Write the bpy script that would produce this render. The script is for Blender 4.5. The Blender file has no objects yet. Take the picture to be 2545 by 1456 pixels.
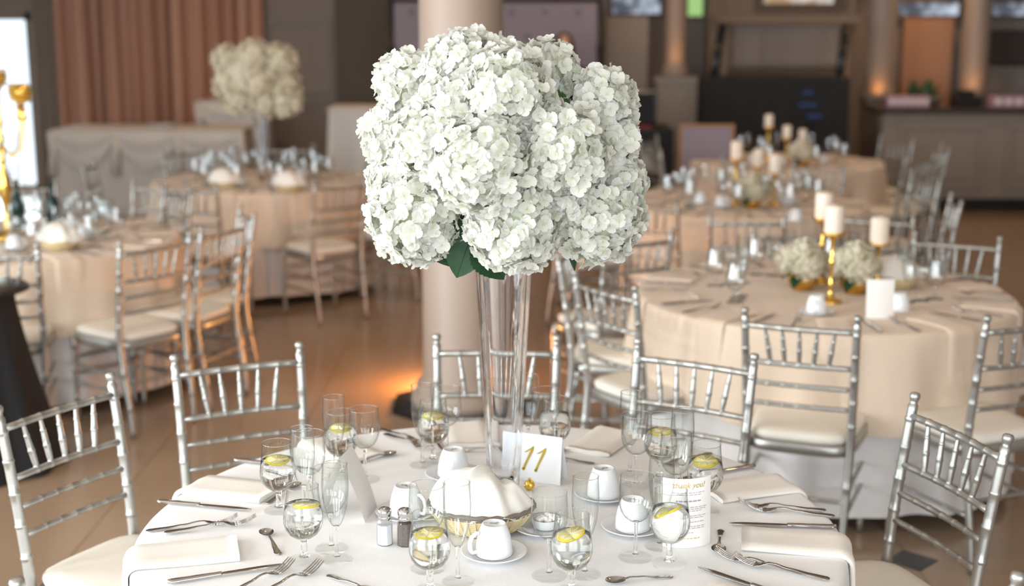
import bpy, math, random
from math import sin, cos, pi, radians as R, sqrt, atan2, hypot, exp
from mathutils import Vector, Matrix

# ------------------------------------------------------------------ camera, world, light
S = bpy.context.scene
COL = S.collection
CAM_H, F_PX, PITCH = 1.866, 3277.0, 0.2011
cam_d = bpy.data.cameras.new('camera'); cam = bpy.data.objects.new('camera', cam_d); COL.objects.link(cam)
cam.location = (0, 0, CAM_H); cam.rotation_euler = (pi / 2 - PITCH, 0, 0)
cam_d.sensor_fit = 'HORIZONTAL'; cam_d.sensor_width = 36; cam_d.lens = F_PX / 2545 * 36
cam_d.clip_start = 0.05; cam_d.clip_end = 200
cam_d.dof.use_dof = True; cam_d.dof.focus_distance = 2.80; cam_d.dof.aperture_fstop = 2.1
S.camera = cam
S.view_settings.view_transform = 'Standard'; S.view_settings.look = 'None'
S.view_settings.gamma = 1.0; S.view_settings.use_curve_mapping = False
S.view_settings.exposure = -0.12
try:
    S.cycles.use_denoising = True
    S.cycles.max_bounces = 10; S.cycles.transmission_bounces = 10; S.cycles.transparent_max_bounces = 28
    S.cycles.diffuse_bounces = 3; S.cycles.glossy_bounces = 3
    S.cycles.use_adaptive_sampling = True; S.cycles.adaptive_threshold = 0.1
    S.cycles.sample_clamp_indirect = 6.0
except Exception:
    pass
W = bpy.data.worlds.new('daylight'); S.world = W; W.use_nodes = True
W.node_tree.nodes['Background'].inputs[0].default_value = (0.80, 0.90, 1.0, 1)
W.node_tree.nodes['Background'].inputs[1].default_value = 2.2

def area(name, loc, rot, sx, sy, power, color, spread=180):
    l = bpy.data.lights.new(name, 'AREA'); l.shape = 'RECTANGLE'; l.size = sx; l.size_y = sy
    l.energy = power; l.color = color
    try: l.spread = R(spread)
    except Exception: pass
    o = bpy.data.objects.new(name, l); COL.objects.link(o); o.location = loc; o.rotation_euler = rot
    return o
DAY = (0.93, 0.965, 1.0)
# daylight entering through the tall windows of the left wall, the wall behind the camera, and the glass door far left
for i, y in enumerate((-0.6, 2.6, 5.8)):
    area('window_daylight', (-6.62, y, 1.95), (0, -pi / 2, 0), 3.1, 2.3, (680, 420, 70)[i], DAY)
for i, x in enumerate((-3.9, -0.6, 2.7)):
    area('window_daylight', (x, -3.72, 2.1), (pi / 2, 0, 0), 2.5, 3.0, (320, 250, 210)[i], DAY)
area('door_daylight', (-5.95, 15.25, 1.05), (pi / 2, 0, pi), 1.25, 2.0, 70, (0.86, 0.95, 1.0))

def spot(name, loc, power, color, size=0.08, blend=0.6, ang=110, rot=(0, 0, 0)):
    l = bpy.data.lights.new(name, 'SPOT'); l.energy = power; l.color = color; l.shadow_soft_size = size
    l.spot_blend = blend; l.spot_size = R(ang)
    o = bpy.data.objects.new(name, l); COL.objects.link(o); o.location = loc; o.rotation_euler = rot
    return o
WARM = (1.0, 0.66, 0.36)

# ------------------------------------------------------------------ helpers: places
CP, SP = cos(PITCH), sin(PITCH)
def ray(px, py):
    a, b = (px - 1272.5) / F_PX, -(py - 728.0) / F_PX
    return Vector((a, CP + b * SP, -SP + b * CP))
def P(px, py, z):                       # the place on the level plane z
    r = ray(px, py); t = (z - CAM_H) / r.z
    return Vector((r.x * t, r.y * t, z))
def PY(px, py, Y):                      # the place on the upright plane y = Y
    r = ray(px, py); t = Y / r.y
    return Vector((r.x * t, Y, CAM_H + r.z * t))

# ------------------------------------------------------------------ helpers: materials
def mat(name, col, rough=0.6, metal=0.0, var=0.06, vscale=8.0, bump=0.0, bscale=200.0, spec=0.5, trans=0.0, sub=0.0, sheen=0.0, stretch=None):
    m = bpy.data.materials.new(name); m.use_nodes = True
    nt = m.node_tree; b = nt.nodes['Principled BSDF']
    b.inputs['Roughness'].default_value = rough; b.inputs['Metallic'].default_value = metal
    b.inputs['Specular IOR Level'].default_value = spec
    if trans: b.inputs['Transmission Weight'].default_value = trans
    if sheen: b.inputs['Sheen Weight'].default_value = sheen
    if sub:
        b.inputs['Subsurface Weight'].default_value = sub
        b.inputs['Subsurface Radius'].default_value = (0.02, 0.018, 0.012)
    tc = nt.nodes.new('ShaderNodeTexCoord'); vec = tc.outputs['Object']
    if stretch:
        mp = nt.nodes.new('ShaderNodeMapping'); mp.inputs['Scale'].default_value = stretch
        nt.links.new(vec, mp.inputs[0]); vec = mp.outputs[0]
    n = nt.nodes.new('ShaderNodeTexNoise'); n.inputs['Scale'].default_value = vscale; n.inputs['Detail'].default_value = 4
    nt.links.new(vec, n.inputs['Vector'])
    mx = nt.nodes.new('ShaderNodeMix'); mx.data_type = 'RGBA'
    c = Vector(col[:3])
    mx.inputs['A'].default_value = (*[max(0, x * (1 - var)) for x in c], 1)
    mx.inputs['B'].default_value = (*[min(1, x * (1 + var)) for x in c], 1)
    nt.links.new(n.outputs['Fac'], mx.inputs['Factor']); nt.links.new(mx.outputs['Result'], b.inputs['Base Color'])
    if bump:
        n2 = nt.nodes.new('ShaderNodeTexNoise'); n2.inputs['Scale'].default_value = bscale; n2.inputs['Detail'].default_value = 2
        nt.links.new(vec, n2.inputs['Vector'])
        bp = nt.nodes.new('ShaderNodeBump'); bp.inputs['Strength'].default_value = bump; bp.inputs['Distance'].default_value = 0.002
        nt.links.new(n2.outputs['Fac'], bp.inputs['Height']); nt.links.new(bp.outputs['Normal'], b.inputs['Normal'])
    return m
def thin_glass(name, tint=(0.97, 0.985, 0.98), edge=0.22, rough=0.0, refl=0.05, fs=0.75):
    m = bpy.data.materials.new(name); m.use_nodes = True; nt = m.node_tree; nt.nodes.clear()
    o = nt.nodes.new('ShaderNodeOutputMaterial'); t = nt.nodes.new('ShaderNodeBsdfTransparent'); g = nt.nodes.new('ShaderNodeBsdfGlossy')
    lw = nt.nodes.new('ShaderNodeLayerWeight'); lw.inputs[0].default_value = 0.5
    pw = nt.nodes.new('ShaderNodeMath'); pw.operation = 'POWER'; pw.inputs[1].default_value = 4.0
    fr = nt.nodes.new('ShaderNodeMath'); fr.operation = 'MULTIPLY_ADD'; fr.inputs[1].default_value = fs; fr.inputs[2].default_value = refl
    nt.links.new(lw.outputs['Facing'], pw.inputs[0]); nt.links.new(pw.outputs[0], fr.inputs[0])
    n = nt.nodes.new('ShaderNodeTexNoise'); n.inputs['Scale'].default_value = 30
    mr = nt.nodes.new('ShaderNodeMapRange'); mr.inputs['To Min'].default_value = rough; mr.inputs['To Max'].default_value = rough + 0.02
    nt.links.new(n.outputs['Fac'], mr.inputs['Value']); nt.links.new(mr.outputs[0], g.inputs['Roughness'])
    p3 = nt.nodes.new('ShaderNodeMath'); p3.operation = 'POWER'; p3.inputs[1].default_value = 3.0
    nt.links.new(lw.outputs['Facing'], p3.inputs[0])
    ab = nt.nodes.new('ShaderNodeMix'); ab.data_type = 'RGBA'
    ab.inputs['A'].default_value = (*tint, 1); ab.inputs['B'].default_value = (*[c * edge for c in tint], 1)
    nt.links.new(p3.outputs[0], ab.inputs['Factor']); nt.links.new(ab.outputs['Result'], t.inputs[0])
    g.inputs[0].default_value = (1, 1, 1, 1)
    ms = nt.nodes.new('ShaderNodeMixShader')
    nt.links.new(fr.outputs[0], ms.inputs[0]); nt.links.new(t.outputs[0], ms.inputs[1]); nt.links.new(g.outputs[0], ms.inputs[2])
    nt.links.new(ms.outputs[0], o.inputs[0])
    return m
def solid_glass(name, ior=1.45, col=(1, 1, 1)):
    m = bpy.data.materials.new(name); m.use_nodes = True; nt = m.node_tree; nt.nodes.clear()
    o = nt.nodes.new('ShaderNodeOutputMaterial'); g = nt.nodes.new('ShaderNodeBsdfGlass')
    g.inputs['IOR'].default_value = ior; g.inputs['Roughness'].default_value = 0.0; g.inputs[0].default_value = (*col, 1)
    nt.links.new(g.outputs[0], o.inputs[0])
    return m
def emit(name, col, strength):
    m = bpy.data.materials.new(name); m.use_nodes = True; nt = m.node_tree; nt.nodes.clear()
    o = nt.nodes.new('ShaderNodeOutputMaterial'); e = nt.nodes.new('ShaderNodeEmission')
    e.inputs[0].default_value = (*col, 1); e.inputs[1].default_value = strength
    nt.links.new(e.outputs[0], o.inputs[0])
    return m
def petal_mat(name, tip, heart, tr=0.42):
    m = bpy.data.materials.new(name); m.use_nodes = True; nt = m.node_tree; b = nt.nodes['Principled BSDF']
    b.inputs['Roughness'].default_value = 0.55; b.inputs['Specular IOR Level'].default_value = 0.25
    at = nt.nodes.new('ShaderNodeAttribute'); at.attribute_name = 'heart'
    n = nt.nodes.new('ShaderNodeTexNoise'); n.inputs['Scale'].default_value = 14
    tc = nt.nodes.new('ShaderNodeTexCoord'); nt.links.new(tc.outputs['Object'], n.inputs['Vector'])
    ad = nt.nodes.new('ShaderNodeMath'); ad.operation = 'MULTIPLY_ADD'; ad.inputs[1].default_value = 0.55; ad.inputs[2].default_value = -0.24
    nt.links.new(n.outputs['Fac'], ad.inputs[0])
    a2 = nt.nodes.new('ShaderNodeMath'); a2.operation = 'ADD'; a2.use_clamp = True
    nt.links.new(ad.outputs[0], a2.inputs[0]); nt.links.new(at.outputs['Fac'], a2.inputs[1])
    mx = nt.nodes.new('ShaderNodeMix'); mx.data_type = 'RGBA'
    mx.inputs['A'].default_value = (*tip, 1); mx.inputs['B'].default_value = (*heart, 1)
    nt.links.new(a2.outputs[0], mx.inputs['Factor']); nt.links.new(mx.outputs['Result'], b.inputs['Base Color'])
    tl = nt.nodes.new('ShaderNodeBsdfTranslucent'); nt.links.new(mx.outputs['Result'], tl.inputs[0])
    ms = nt.nodes.new('ShaderNodeMixShader'); ms.inputs[0].default_value = tr
    nt.links.new(b.outputs[0], ms.inputs[1]); nt.links.new(tl.outputs[0], ms.inputs[2])
    nt.links.new(ms.outputs[0], nt.nodes['Material Output'].inputs[0])
    return m
M = {}
M['silver'] = mat('silver_lacquer', (0.43, 0.42, 0.395), 0.36, 0.80, 0.05, 30, 0.15, 350)
M['cushion'] = mat('ivory_cushion', (0.80, 0.74, 0.65), 0.55, 0, 0.04, 12, 0.2, 300)
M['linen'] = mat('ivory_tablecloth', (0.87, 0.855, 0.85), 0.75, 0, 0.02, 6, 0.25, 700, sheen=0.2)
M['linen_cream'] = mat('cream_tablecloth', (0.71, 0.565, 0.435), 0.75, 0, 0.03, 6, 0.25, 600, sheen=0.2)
M['underlinen'] = mat('white_underlay', (0.72, 0.68, 0.66), 0.8, 0, 0.03, 6)
M['napkin'] = mat('cream_napkin', (0.86, 0.80, 0.73), 0.75, 0, 0.03, 10, 0.25, 800, sheen=0.2)
M['napkin_white'] = mat('white_napkin', (0.84, 0.80, 0.74), 0.75, 0, 0.03, 10, 0.2, 800, sheen=0.2)
M['white_drape'] = mat('white_drape', (0.74, 0.70, 0.66), 0.8, 0, 0.04, 5)
M['china'] = mat('white_china', (0.84, 0.845, 0.86), 0.12, 0, 0.01, 4)
M['china_mark'] = mat('china_mark', (0.30, 0.30, 0.30), 0.3)
M['steel'] = mat('polished_steel', (0.55, 0.53, 0.51), 0.10, 1.0, 0.05, 40)
M['chrome'] = mat('chrome_cap', (0.66, 0.65, 0.64), 0.12, 1.0, 0.05, 30)
M['gold'] = mat('polished_gold', (0.83, 0.53, 0.13), 0.20, 1.0, 0.08, 20)
M['gold_ink'] = mat('gold_ink', (0.62, 0.42, 0.06), 0.35, 0.4, 0.25, 60)
M['gold_foil'] = mat('gold_foil', (0.80, 0.52, 0.10), 0.28, 0.9, 0.15, 120, 0.7, 160)
M['wax'] = mat('ivory_wax', (0.86, 0.74, 0.62), 0.5, 0, 0.04, 10, sub=0.15)
M['wick'] = mat('candle_wick', (0.12, 0.09, 0.07), 0.9)
M['paper'] = mat('white_card', (0.85, 0.845, 0.84), 0.8, 0, 0.01, 10)
M['paper_warm'] = mat('ivory_card', (0.86, 0.82, 0.78), 0.8, 0, 0.01, 10)
M['ink'] = mat('plum_ink', (0.42, 0.33, 0.38), 0.8)
M['wicker'] = mat('pale_wicker', (0.72, 0.58, 0.34), 0.7, 0, 0.2, 60)
M['wicker_dark'] = mat('dark_wicker_rim', (0.20, 0.165, 0.13), 0.6, 0, 0.3, 60)
M['salt'] = mat('salt', (0.86, 0.86, 0.88), 0.9, 0, 0.03, 200, 0.5, 600)
M['pepper'] = mat('pepper', (0.16, 0.12, 0.11), 0.9, 0, 0.55, 250, 0.5, 400)
M['lemon'] = mat('lemon_flesh', (0.80, 0.72, 0.30), 0.35, 0, 0.12, 60, sub=0.2)
M['rind'] = mat('lemon_rind', (0.80, 0.60, 0.02), 0.4, 0, 0.1, 60)
M['leaf'] = mat('hydrangea_leaf', (0.014, 0.045, 0.016), 0.5, 0, 0.4, 30, 0.4, 90, spec=0.2)
M['leaf_light'] = mat('young_leaf', (0.07, 0.15, 0.035), 0.45, 0, 0.3, 30)
M['stem'] = mat('flower_stem', (0.10, 0.17, 0.05), 0.5)
M['petal'] = petal_mat('hydrangea_petal', (0.84, 0.835, 0.79), (0.63, 0.67, 0.33))
M['petal_core'] = mat('hydrangea_core', (0.62, 0.66, 0.46), 0.8, 0, 0.2, 60)
M['petal_cream'] = petal_mat('cream_hydrangea_petal', (0.86, 0.81, 0.68), (0.62, 0.60, 0.32))
M['glass'] = thin_glass('stemware_bowl')
M['footglass'] = thin_glass('stemware_foot', (0.99, 0.99, 0.985), 0.93, refl=0.025, fs=0.3)
M['glass_far'] = thin_glass('far_stemware', (0.93, 0.95, 0.95), 0.3, refl=0.12)
M['stemglass'] = solid_glass('stemware_stem', 1.48)
M['vaseglass'] = solid_glass('clear_vase', 1.46, (0.985, 0.99, 1.0))
M['water'] = solid_glass('water', 1.33)
M['pane'] = thin_glass('window_glass', (0.96, 0.98, 0.98))
M['tile'] = mat('beige_stone_tile', (0.34, 0.235, 0.155), 0.17, 0, 0.10, 2.5)
M['grout'] = mat('grout', (0.24, 0.18, 0.13), 0.7)
M['black_tile'] = mat('black_stone_tile', (0.012, 0.012, 0.013), 0.12)
M['wall'] = mat('taupe_wall', (0.29, 0.235, 0.205), 0.75, 0, 0.05, 3)
M['panel'] = mat('taupe_panel', (0.27, 0.22, 0.185), 0.6, 0, 0.05, 3)
M['wall_dark'] = mat('brown_wall', (0.115, 0.085, 0.062), 0.7, 0, 0.08, 3)
M['ceiling'] = mat('ceiling_paint', (0.62, 0.56, 0.50), 0.85)
M['column'] = mat('cream_column', (0.38, 0.285, 0.225), 0.45, 0, 0.03, 3)
M['column_taupe'] = mat('taupe_column', (0.32, 0.235, 0.185), 0.5, 0, 0.05, 3)
M['curtain'] = mat('russet_curtain', (0.60, 0.345, 0.245), 0.8, 0, 0.12, 3, stretch=(3, 3, 0.2))
M['curtain_grey'] = mat('taupe_curtain', (0.30, 0.245, 0.205), 0.8, 0, 0.1, 3)
M['wood'] = mat('walnut_wood', (0.13, 0.075, 0.045), 0.5, 0, 0.3, 4, stretch=(1, 1, 8))
M['black'] = mat('black_cloth', (0.010, 0.010, 0.011), 0.8, 0, 0.2, 8)
M['black_gloss'] = mat('black_plastic', (0.012, 0.012, 0.014), 0.3)
M['banner'] = mat('mauve_backdrop', (0.27, 0.225, 0.265), 0.7, 0, 0.05, 3)
M['banner_mark'] = mat('backdrop_mark', (0.17, 0.14, 0.175), 0.7)
M['bar_top'] = mat('dark_bar_top', (0.05, 0.038, 0.032), 0.2)
M['beige'] = mat('beige_panel', (0.30, 0.21, 0.145), 0.7, 0, 0.05, 3)
M['orange_tint'] = mat('orange_light_and_frame', (0.42, 0.215, 0.125), 0.7, 0, 0.05, 3)  # orange light on the bar wall painted into the colour; board frame shares it
M['red'] = mat('crimson_cloth', (0.16, 0.02, 0.03), 0.7)
M['pink'] = mat('mauve_box', (0.46, 0.24, 0.33), 0.6)
M['skin'] = mat('skin', (0.55, 0.33, 0.24), 0.5, 0, 0.05, 6, sub=0.1)
M['hair'] = mat('auburn_hair', (0.055, 0.022, 0.014), 0.45, 0, 0.4, 40, stretch=(1, 1, 0.1))
M['jacket'] = mat('charcoal_jacket', (0.02, 0.02, 0.024), 0.8)
M['eye'] = mat('eye', (0.05, 0.035, 0.03), 0.2)
M['lips'] = mat('lips', (0.40, 0.13, 0.12), 0.45)
M['crystal'] = solid_glass('crystal_bead', 1.6, (1.0, 0.93, 0.80))
M['lamp_warm'] = emit('warm_lamp_lens', (1.0, 0.62, 0.28), 8)
M['lamp_orange'] = emit('orange_lamp_lens', (1.0, 0.36, 0.06), 4)
M['led'] = emit('blue_indicator', (0.14, 0.22, 0.5), 0.22)
M['sky_bright'] = emit('bright_outdoors', (0.86, 0.95, 1.0), 3.2)
M['lit_mirror'] = emit('lit_window_view', (0.85, 0.90, 1.0), 0.85)
def mottle(m, a, b, sc):
    nt = m.node_tree; e = next(n for n in nt.nodes if n.type == 'EMISSION'); n = nt.nodes.new('ShaderNodeTexNoise'); n.inputs['Scale'].default_value = sc
    tc = nt.nodes.new('ShaderNodeTexCoord'); nt.links.new(tc.outputs['Object'], n.inputs['Vector'])
    cr = nt.nodes.new('ShaderNodeValToRGB'); cr.color_ramp.elements[0].position = .42; cr.color_ramp.elements[1].position = .62
    cr.color_ramp.elements[0].color = (*a, 1); cr.color_ramp.elements[1].color = (*b, 1)
    nt.links.new(n.outputs['Fac'], cr.inputs[0]); nt.links.new(cr.outputs[0], e.inputs[0])
mottle(M['lit_mirror'], (.12, .13, .16), (.75, .85, 1.0), 5.0)
M['mirror_glow'] = emit('painted_mirror_reflection', (0.9, 0.9, 0.95), 0.9); mottle(M['mirror_glow'], (.55, .35, .2), (1.0, 1.0, 1.0), 4.0)  # reflection of bright windows imitated by a mottled glow, nothing is mirrored
M['lit_green'] = emit('green_window_view', (0.45, 0.75, 0.28), 0.9)
M['green'] = mat('green_leafage', (0.04, 0.09, 0.03), 0.6)

# ------------------------------------------------------------------ helpers: meshes
class MB:
    def __init__(s): s.v = []; s.f = []; s.sm = []; s.att = None
    def add(s, vs, fs, smooth=True):
        o = len(s.v); s.v += [tuple(v) for v in vs]; s.f += [tuple(i + o for i in f) for f in fs]; s.sm += [smooth] * len(fs); return s
    def grid(s, fn, nu, nv, cu=False, cv=False, smooth=True):   # fn(u, v) with u, v in 0..1
        vs = [fn(i / nu, j / nv) for j in range(nv + (not cv)) for i in range(nu + (not cu))]
        w = nu + (not cu); h = nv + (not cv)
        fs = []
        for j in range(nv):
            for i in range(nu):
                i2 = (i + 1) % w; j2 = (j + 1) % h
                fs.append((j * w + i, j * w + i2, j2 * w + i2, j2 * w + i))
        return s.add(vs, fs, smooth)
    def lathe(s, prof, seg=24, c=(0, 0, 0), sx=1.0, sy=1.0):     # prof: (r, z) from bottom to top
        vs = []; fs = []
        rows = []
        for r, z in prof:
            if r < 1e-6: rows.append([len(vs)]); vs.append((c[0], c[1], c[2] + z))
            else:
                rows.append(list(range(len(vs), len(vs) + seg)))
                vs += [(c[0] + r * sx * cos(2 * pi * k / seg), c[1] + r * sy * sin(2 * pi * k / seg), c[2] + z) for k in range(seg)]
        for a, b in zip(rows, rows[1:]):
            if len(a) == 1 and len(b) == 1: continue
            for k in range(seg):
                k2 = (k + 1) % seg
                if len(a) == 1: fs.append((a[0], b[k2], b[k]))
                elif len(b) == 1: fs.append((a[k], a[k2], b[0]))
                else: fs.append((a[k], a[k2], b[k2], b[k]))
        return s.add(vs, fs)
    def tube(s, pts, rad, seg=8, caps=True, flat=1.0):
        pts = [Vector(p) for p in pts]; n = len(pts)
        if not hasattr(rad, '__len__'): rad = [rad] * n
        up = Vector((0, 0, 1)); vs = []; prev = None
        for i, p in enumerate(pts):
            t = (pts[min(i + 1, n - 1)] - pts[max(i - 1, 0)]).normalized()
            if prev is None:
                a = up if abs(t.dot(up)) < 0.92 else Vector((0, 1, 0))
                x = (a - t * a.dot(t)).normalized()
            else: x = (prev - t * prev.dot(t)).normalized()
            prev = x; y = t.cross(x)
            vs += [p + (x * cos(2 * pi * k / seg) * flat + y * sin(2 * pi * k / seg)) * rad[i] for k in range(seg)]
        fs = []
        for i in range(n - 1):
            for k in range(seg):
                k2 = (k + 1) % seg
                fs.append((i * seg + k, i * seg + k2, (i + 1) * seg + k2, (i + 1) * seg + k))
        if caps: fs.append(tuple(reversed(range(seg)))); fs.append(tuple((n - 1) * seg + k for k in range(seg)))
        return s.add(vs, fs)
    def box(s, c, d, rz=0.0, bev=0.0):
        hx, hy, hz = d[0] / 2, d[1] / 2, d[2] / 2
        if bev <= 0:
            vs = [(x, y, z) for z in (-hz, hz) for x, y in ((-hx, -hy), (hx, -hy), (hx, hy), (-hx, hy))]
            fs = [(3, 2, 1, 0), (4, 5, 6, 7)] + [(k, (k + 1) % 4, 4 + (k + 1) % 4, 4 + k) for k in range(4)]
        else:
            b = min(bev, hx * .95, hy * .95, hz * .95); vs = []
            for z, e in ((-hz, b), (-hz + b, 0), (hz - b, 0), (hz, b)):
                X, Y = hx - e, hy - e
                vs += [(-X + b * .5, -Y, z), (X - b * .5, -Y, z), (X, -Y + b * .5, z), (X, Y - b * .5, z), (X - b * .5, Y, z), (-X + b * .5, Y, z), (-X, Y - b * .5, z), (-X, -Y + b * .5, z)]
            fs = [tuple(reversed(range(8))), tuple(range(24, 32))]
            for j in range(3): fs += [(j * 8 + k, j * 8 + (k + 1) % 8, j * 8 + 8 + (k + 1) % 8, j * 8 + 8 + k) for k in range(8)]
        cs, sn = cos(rz), sin(rz)
        return s.add([(c[0] + x * cs - y * sn, c[1] + x * sn + y * cs, c[2] + z) for x, y, z in vs], fs, False)
    def prism(s, pts, z0, z1, smooth=False):
        n = len(pts); vs = [(x, y, z0) for x, y in pts] + [(x, y, z1) for x, y in pts]
        return s.add(vs, [tuple(reversed(range(n))), tuple(range(n, 2 * n))] + [(k, (k + 1) % n, n + (k + 1) % n, n + k) for k in range(n)], smooth)
    def ball(s, c, r, nu=16, nv=10, sz=(1, 1, 1)):
        prof = [(r * sin(pi * j / nv), -r * cos(pi * j / nv)) for j in range(nv + 1)]
        prof[0] = (0, -r); prof[-1] = (0, r)
        b = MB().lathe(prof, nu)
        return s.add([(c[0] + x * sz[0], c[1] + y * sz[1], c[2] + z * sz[2]) for x, y, z in b.v], b.f)
    def move(s, mtx): s.v = [tuple(mtx @ Vector(v)) for v in s.v]; return s
    def join(s, o, mtx=None):
        vs = [tuple(mtx @ Vector(v)) for v in o.v] if mtx else o.v
        off = len(s.v); s.v += vs; s.f += [tuple(i + off for i in f) for f in o.f]; s.sm += o.sm
        if o.att is not None: s.att = (s.att or [0] * off) + o.att
        return s
    def mesh(s, name, m=None):
        me = bpy.data.meshes.new(name); me.from_pydata(s.v, [], s.f)
        me.polygons.foreach_set('use_smooth', s.sm)
        if s.att is not None:
            a = me.attributes.new('heart', 'FLOAT', 'POINT'); a.data.foreach_set('value', s.att)
        if m is not None: me.materials.append(m if not isinstance(m, str) else M[m])
        me.update(); return me

def link(name, me, parent=None, loc=(0, 0, 0), rot=(0, 0, 0), scale=(1, 1, 1)):
    o = bpy.data.objects.new(name, me); COL.objects.link(o)
    o.location = loc; o.rotation_euler = rot
    o.scale = scale if hasattr(scale, '__len__') else (scale,) * 3
    if parent is not None: o.parent = parent
    return o
def tag(o, label, cat, group=None):
    o['label'] = label; o['category'] = cat
    if group: o['group'] = group
    return o
def thing(name, label, cat, loc=(0, 0, 0), rz=0.0, group=None, rot=None):
    o = bpy.data.objects.new(name, None); COL.objects.link(o); o.empty_display_size = 0.1
    o.location = loc; o.rotation_euler = rot or (0, 0, rz)
    return tag(o, label, cat, group)
def struct(name, me, parent=None, loc=(0, 0, 0), rot=(0, 0, 0)):
    o = link(name, me, parent, loc, rot)
    if parent is None: o['kind'] = 'structure'
    return o
def part(mb, name, m, parent, loc=(0, 0, 0), rot=(0, 0, 0), scale=(1, 1, 1), label=None):
    o = link(name, mb.mesh(name, m), parent, loc, rot, scale)
    if label: o['label'] = label
    return o
def one(mb, name, m, label, cat, loc=(0, 0, 0), rot=(0, 0, 0), group=None):
    return tag(link(name, mb.mesh(name, m), None, loc, rot), label, cat, group)
KIT = {}
def kit(name, parts):                    # parts: (part_name, mesh, loc, rot) with shared mesh data
    KIT[name] = parts
def place(kitname, name, label, cat, loc, rz=0.0, group=None, rot=None, scale=1.0):
    t = thing(name, label, cat, loc, rz, group, rot); t.scale = (scale,) * 3
    for p in KIT[kitname]:
        o = link(p[0], p[1], t, p[2] if len(p) > 2 else (0, 0, 0), p[3] if len(p) > 3 else (0, 0, 0))
        for q in (p[4] if len(p) > 4 else ()): link(q[0], q[1], o, *q[2:])
    return t
rnd = random.Random(11)

# ------------------------------------------------------------------ the room
XL, XR, YF, YB, ZC = -6.5, 6.6, -3.6, 14.9, 4.2
def wall_x(y0, y1, x0, x1, holes):       # a wall running along x with openings (xa, xb, za, zb)
    b = MB(); x = x0; yc, t = (y0 + y1) / 2, y1 - y0
    for xa, xb, za, zb in sorted(holes):
        b.box(((x + xa) / 2, yc, ZC / 2), (xa - x, t, ZC))
        if za > 0: b.box(((xa + xb) / 2, yc, za / 2), (xb - xa, t, za))
        if zb < ZC: b.box(((xa + xb) / 2, yc, (zb + ZC) / 2), (xb - xa, t, ZC - zb))
        x = xb
    return b.box(((x + x1) / 2, yc, ZC / 2), (x1 - x, t, ZC))
def swapxy(b): b.v = [(y, x, z) for x, y, z in b.v]; b.f = [tuple(reversed(f)) for f in b.f]; return b
left_holes = [(y - 1.15, y + 1.15, 0.4, 3.5) for y in (-0.6, 2.6, 5.8)]
front_holes = [(x - 1.25, x + 1.25, 0.6, 3.6) for x in (-3.9, -0.6, 2.7)]
dx0, dx1 = -6.35, PY(96, 300, YB).x
back_holes = [(dx0, dx1, 0.0, 1.99), (dx0 + .001, dx1 - .001, 2.12, 3.2)]
struct('wall_left', swapxy(wall_x(XL - .2, XL, YF, YB, left_holes)).mesh('wall_left', 'wall'))
struct('wall_front', wall_x(YF - .2, YF, XL, XR, front_holes).mesh('wall_front', 'wall'))
bw = wall_x(YB, YB + .2, XL, XR, [(dx0, dx1, 0.0, 3.2)])
bw.box(((dx0 + dx1) / 2, YB + .1, 2.055), (dx1 - dx0, .2, .13))
struct('wall_back', bw.mesh('wall_back', 'wall'))
struct('wall_right', MB().box((XR + .1, (YF + YB) / 2, ZC / 2), (.2, YB - YF, ZC)).mesh('wall_right', 'wall'))
struct('ceiling', MB().box(((XL + XR) / 2, (YF + YB) / 2, ZC + .1), (XR - XL + .4, YB - YF + .4, .2)).mesh('ceiling', 'ceiling'))
nwin = [0]
def window(c, w, h, axis):               # frame, mullions and panes in an opening
    nwin[0] += 1; n = 'window_%d' % nwin[0]
    fr = MB(); t = 0.06
    for z in (-h / 2 + t / 2, h / 2 - t / 2): fr.box((0, 0, z), (w, .08, t))
    for x in (-w / 2 + t / 2, 0, w / 2 - t / 2): fr.box((x, 0, 0), (t, .079, h - .01))
    fr.box((0, 0, h * .18), (w - .02, .07, .05))
    rot = (0, 0, pi / 2) if axis == 'y' else (0, 0, 0)
    o = struct(n, fr.mesh(n, 'wood'), None, c, rot)
    pw = w / 2 - .09
    for sx in (-1, 1):
        for z0, z1 in ((-h / 2 + t, h * .18 - .025), (h * .18 + .025, h / 2 - t)):
            link('pane', MB().box((sx * w / 4, 0, (z0 + z1) / 2), (pw, .006, z1 - z0)).mesh('pane', 'pane'), o)
    return o
for y in (-0.6, 2.6, 5.8): window((XL - .1, y, 1.95), 2.3, 3.1, 'y')
for x in (-3.9, -0.6, 2.7): window((x, YF - .1, 2.1), 2.5, 3.0, 'x')
# glass door far left with a transom over it
door = MB(); dw = dx1 - dx0; dc = (dx0 + dx1) / 2
for x in (dx0 + .04, dx1 - .04): door.box((x, YB + .06, 1.0), (.08, .1, 1.99))
door.box((dc, YB + .06, .04), (dw, .1, .08)); door.box((dc, YB + .06, 1.95), (dw, .1, .08)); door.box((PY(-40, 300, YB).x, YB + .06, 1.0), (.05, .09, 1.9))
d = struct('door_1', door.mesh('door_1', 'curtain_grey'))
link('pane', MB().box((dc, YB + .06, 1.0), (dw - .1, .006, 1.86)).mesh('pane', 'pane'), d)
tr = struct('window_7', MB().box((dc, YB + .06, 2.15), (dw, .1, .06)).box((dc, YB + .06, 3.17), (dw, .1, .06)).mesh('window_7', 'curtain_grey'))
link('pane', MB().box((dc, YB + .06, 2.66), (dw - .02, .006, .96)).mesh('pane', 'pane'), tr)

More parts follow.
